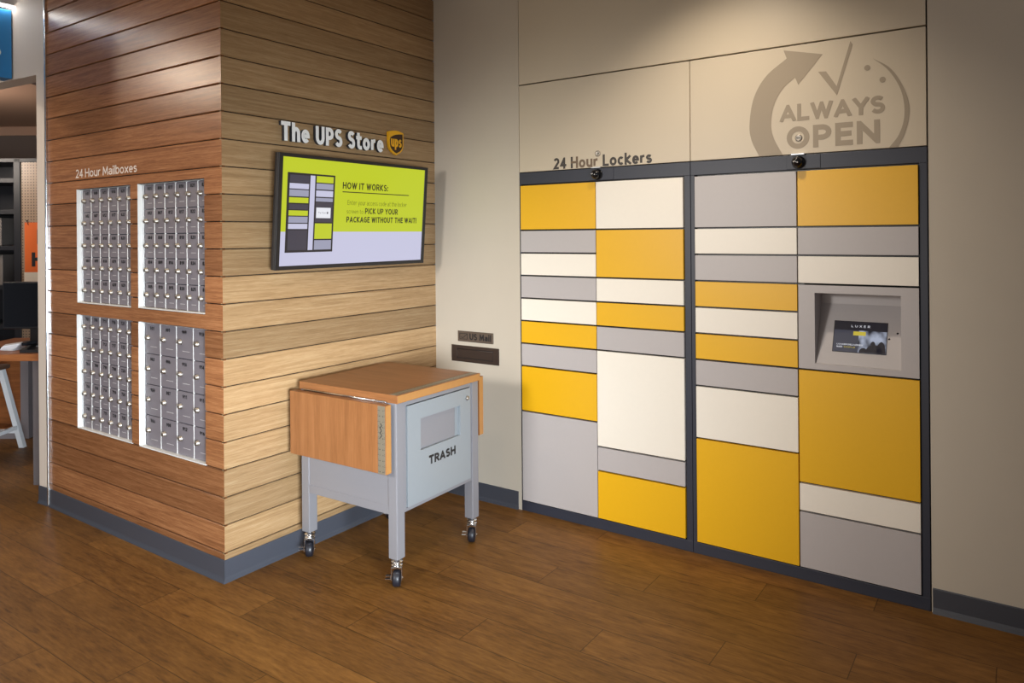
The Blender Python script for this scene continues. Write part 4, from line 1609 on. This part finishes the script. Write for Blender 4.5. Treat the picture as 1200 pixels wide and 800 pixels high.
t = thing('computer_monitor', 'black desktop monitor standing on the wood service desk', 'monitor', ondesk(40, 5.30), rotz=VROT)
mb = MB()
mb.box(-0.22, 0.24, -0.02, 0.02, 0.105, 0.445, 'black', bevel=0.006)
mb.build('case', t)
mb = MB()
mb.box(-0.208, 0.228, -0.0212, -0.0195, 0.122, 0.433, 'gloss_black')
mb.build('screen', t)
mb = MB()
mb.box(-0.04, 0.04, 0.005, 0.03, 0.006, 0.16, 'black', bevel=0.003)
mb.box(-0.12, 0.12, -0.09, 0.09, 0.0, 0.008, 'black', bevel=0.003)
mb.build('stand', t)

t = thing('keyboard', 'black keyboard on the desk in front of the monitor', 'keyboard', ondesk(-24, 4.96), rotz=VROT)
mb = MB()
mb.box(-0.18, 0.10, -0.06, 0.06, 0.0, 0.016, 'black', bevel=0.004)
mb.build('base', t)
mb = MB()
for i in range(14):
    for j in range(5):
        mb.box(-0.172 + i * 0.019, -0.156 + i * 0.019, -0.050 + j * 0.02, -0.034 + j * 0.02, 0.015, 0.021, 'rubber')
tag(mb.build('keys', t), kind='stuff')
t = thing('desk_phone', 'small black phone on the desk edge beside the narrow beige wall', 'phone', ondesk(40, 4.90), rotz=VROT)
mb = MB()
mb.prism([(-0.07, -0.05, 0.0), (-0.07, 0.06, 0.0), (-0.07, 0.06, 0.045), (-0.07, -0.05, 0.02)], (0.15, 0, 0), 'black')
mb.build('base', t)
mb = MB()
mb.box(-0.06, -0.02, -0.05, 0.06, 0.046, 0.068, 'gloss_black', bevel=0.006)
mb.build('handset', t)
mb = MB()
mb.box(0.02, 0.06, -0.02, 0.02, 0.037, 0.043, 'chrome')
mb.build('display', t)
mb = MB()
for k in range(6):
    mm = Matrix.Translation((0, 0, 0.0005 + k * 0.0065)) @ Matrix.Rotation(R(8 * k - 14), 4, 'Z') @ Matrix.Rotation(R(-1.2 * k), 4, 'Y')
    mb.box(-0.05, 0.05, -0.05, 0.05, 0.001, 0.006, 'paper', mx=mm)
mb.build('paper_stack', label='loose stack of white papers under the desktop monitor', cat='papers', loc=ondesk(14, 5.0), rotz=VROT)

# stool
t = thing('counter_stool', 'white metal stool with brown seat at the service desk', 'stool', shop(-33, 5.50), rotz=VROT)
mb = MB()
mb.box(-0.17, 0.17, -0.17, 0.17, 0.625, 0.66, 'stool_seat', bevel=0.012)
mb.build('seat', t)
for sx in (-1, 1):
    for sy in (-1, 1):
        mb = MB()
        a = Vector((sx * 0.125, sy * 0.125, 0.625))
        c = Vector((sx * 0.225, sy * 0.215, 0.0))
        h = 0.019
        mb.prism([c + Vector((-h, -h, 0)), c + Vector((h, -h, 0)), c + Vector((h, h, 0)), c + Vector((-h, h, 0))], a - c, 'stool_white')
        mb.build('leg', t)
for sgn in (-1, 1):
    mb = MB()
    zz = 0.13
    f_ = 0.225 - 0.10 * zz / 0.625
    g_ = 0.215 - 0.09 * zz / 0.625
    mb.box(-f_, f_, sgn * g_ - 0.011, sgn * g_ + 0.011, zz - 0.014, zz + 0.014, 'stool_white', bevel=0.002)
    mb.build('stretcher', t)
    mb = MB()
    mb.box(sgn * f_ - 0.011, sgn * f_ + 0.011, -g_, g_, zz + 0.02, zz + 0.048, 'stool_white', bevel=0.002)
    mb.build('stretcher', t)

# unseen point light added to brighten the shop ceiling and interior
l = bpy.data.lights.new('shop_fill', 'POINT')
l.shadow_soft_size = 0.15
l.energy = 36
l.color = (1.0, 0.88, 0.76)
o = bpy.data.objects.new('shop_fill', l)
COL.objects.link(o)
o.location = shop(-110, 5.9, 2.35)
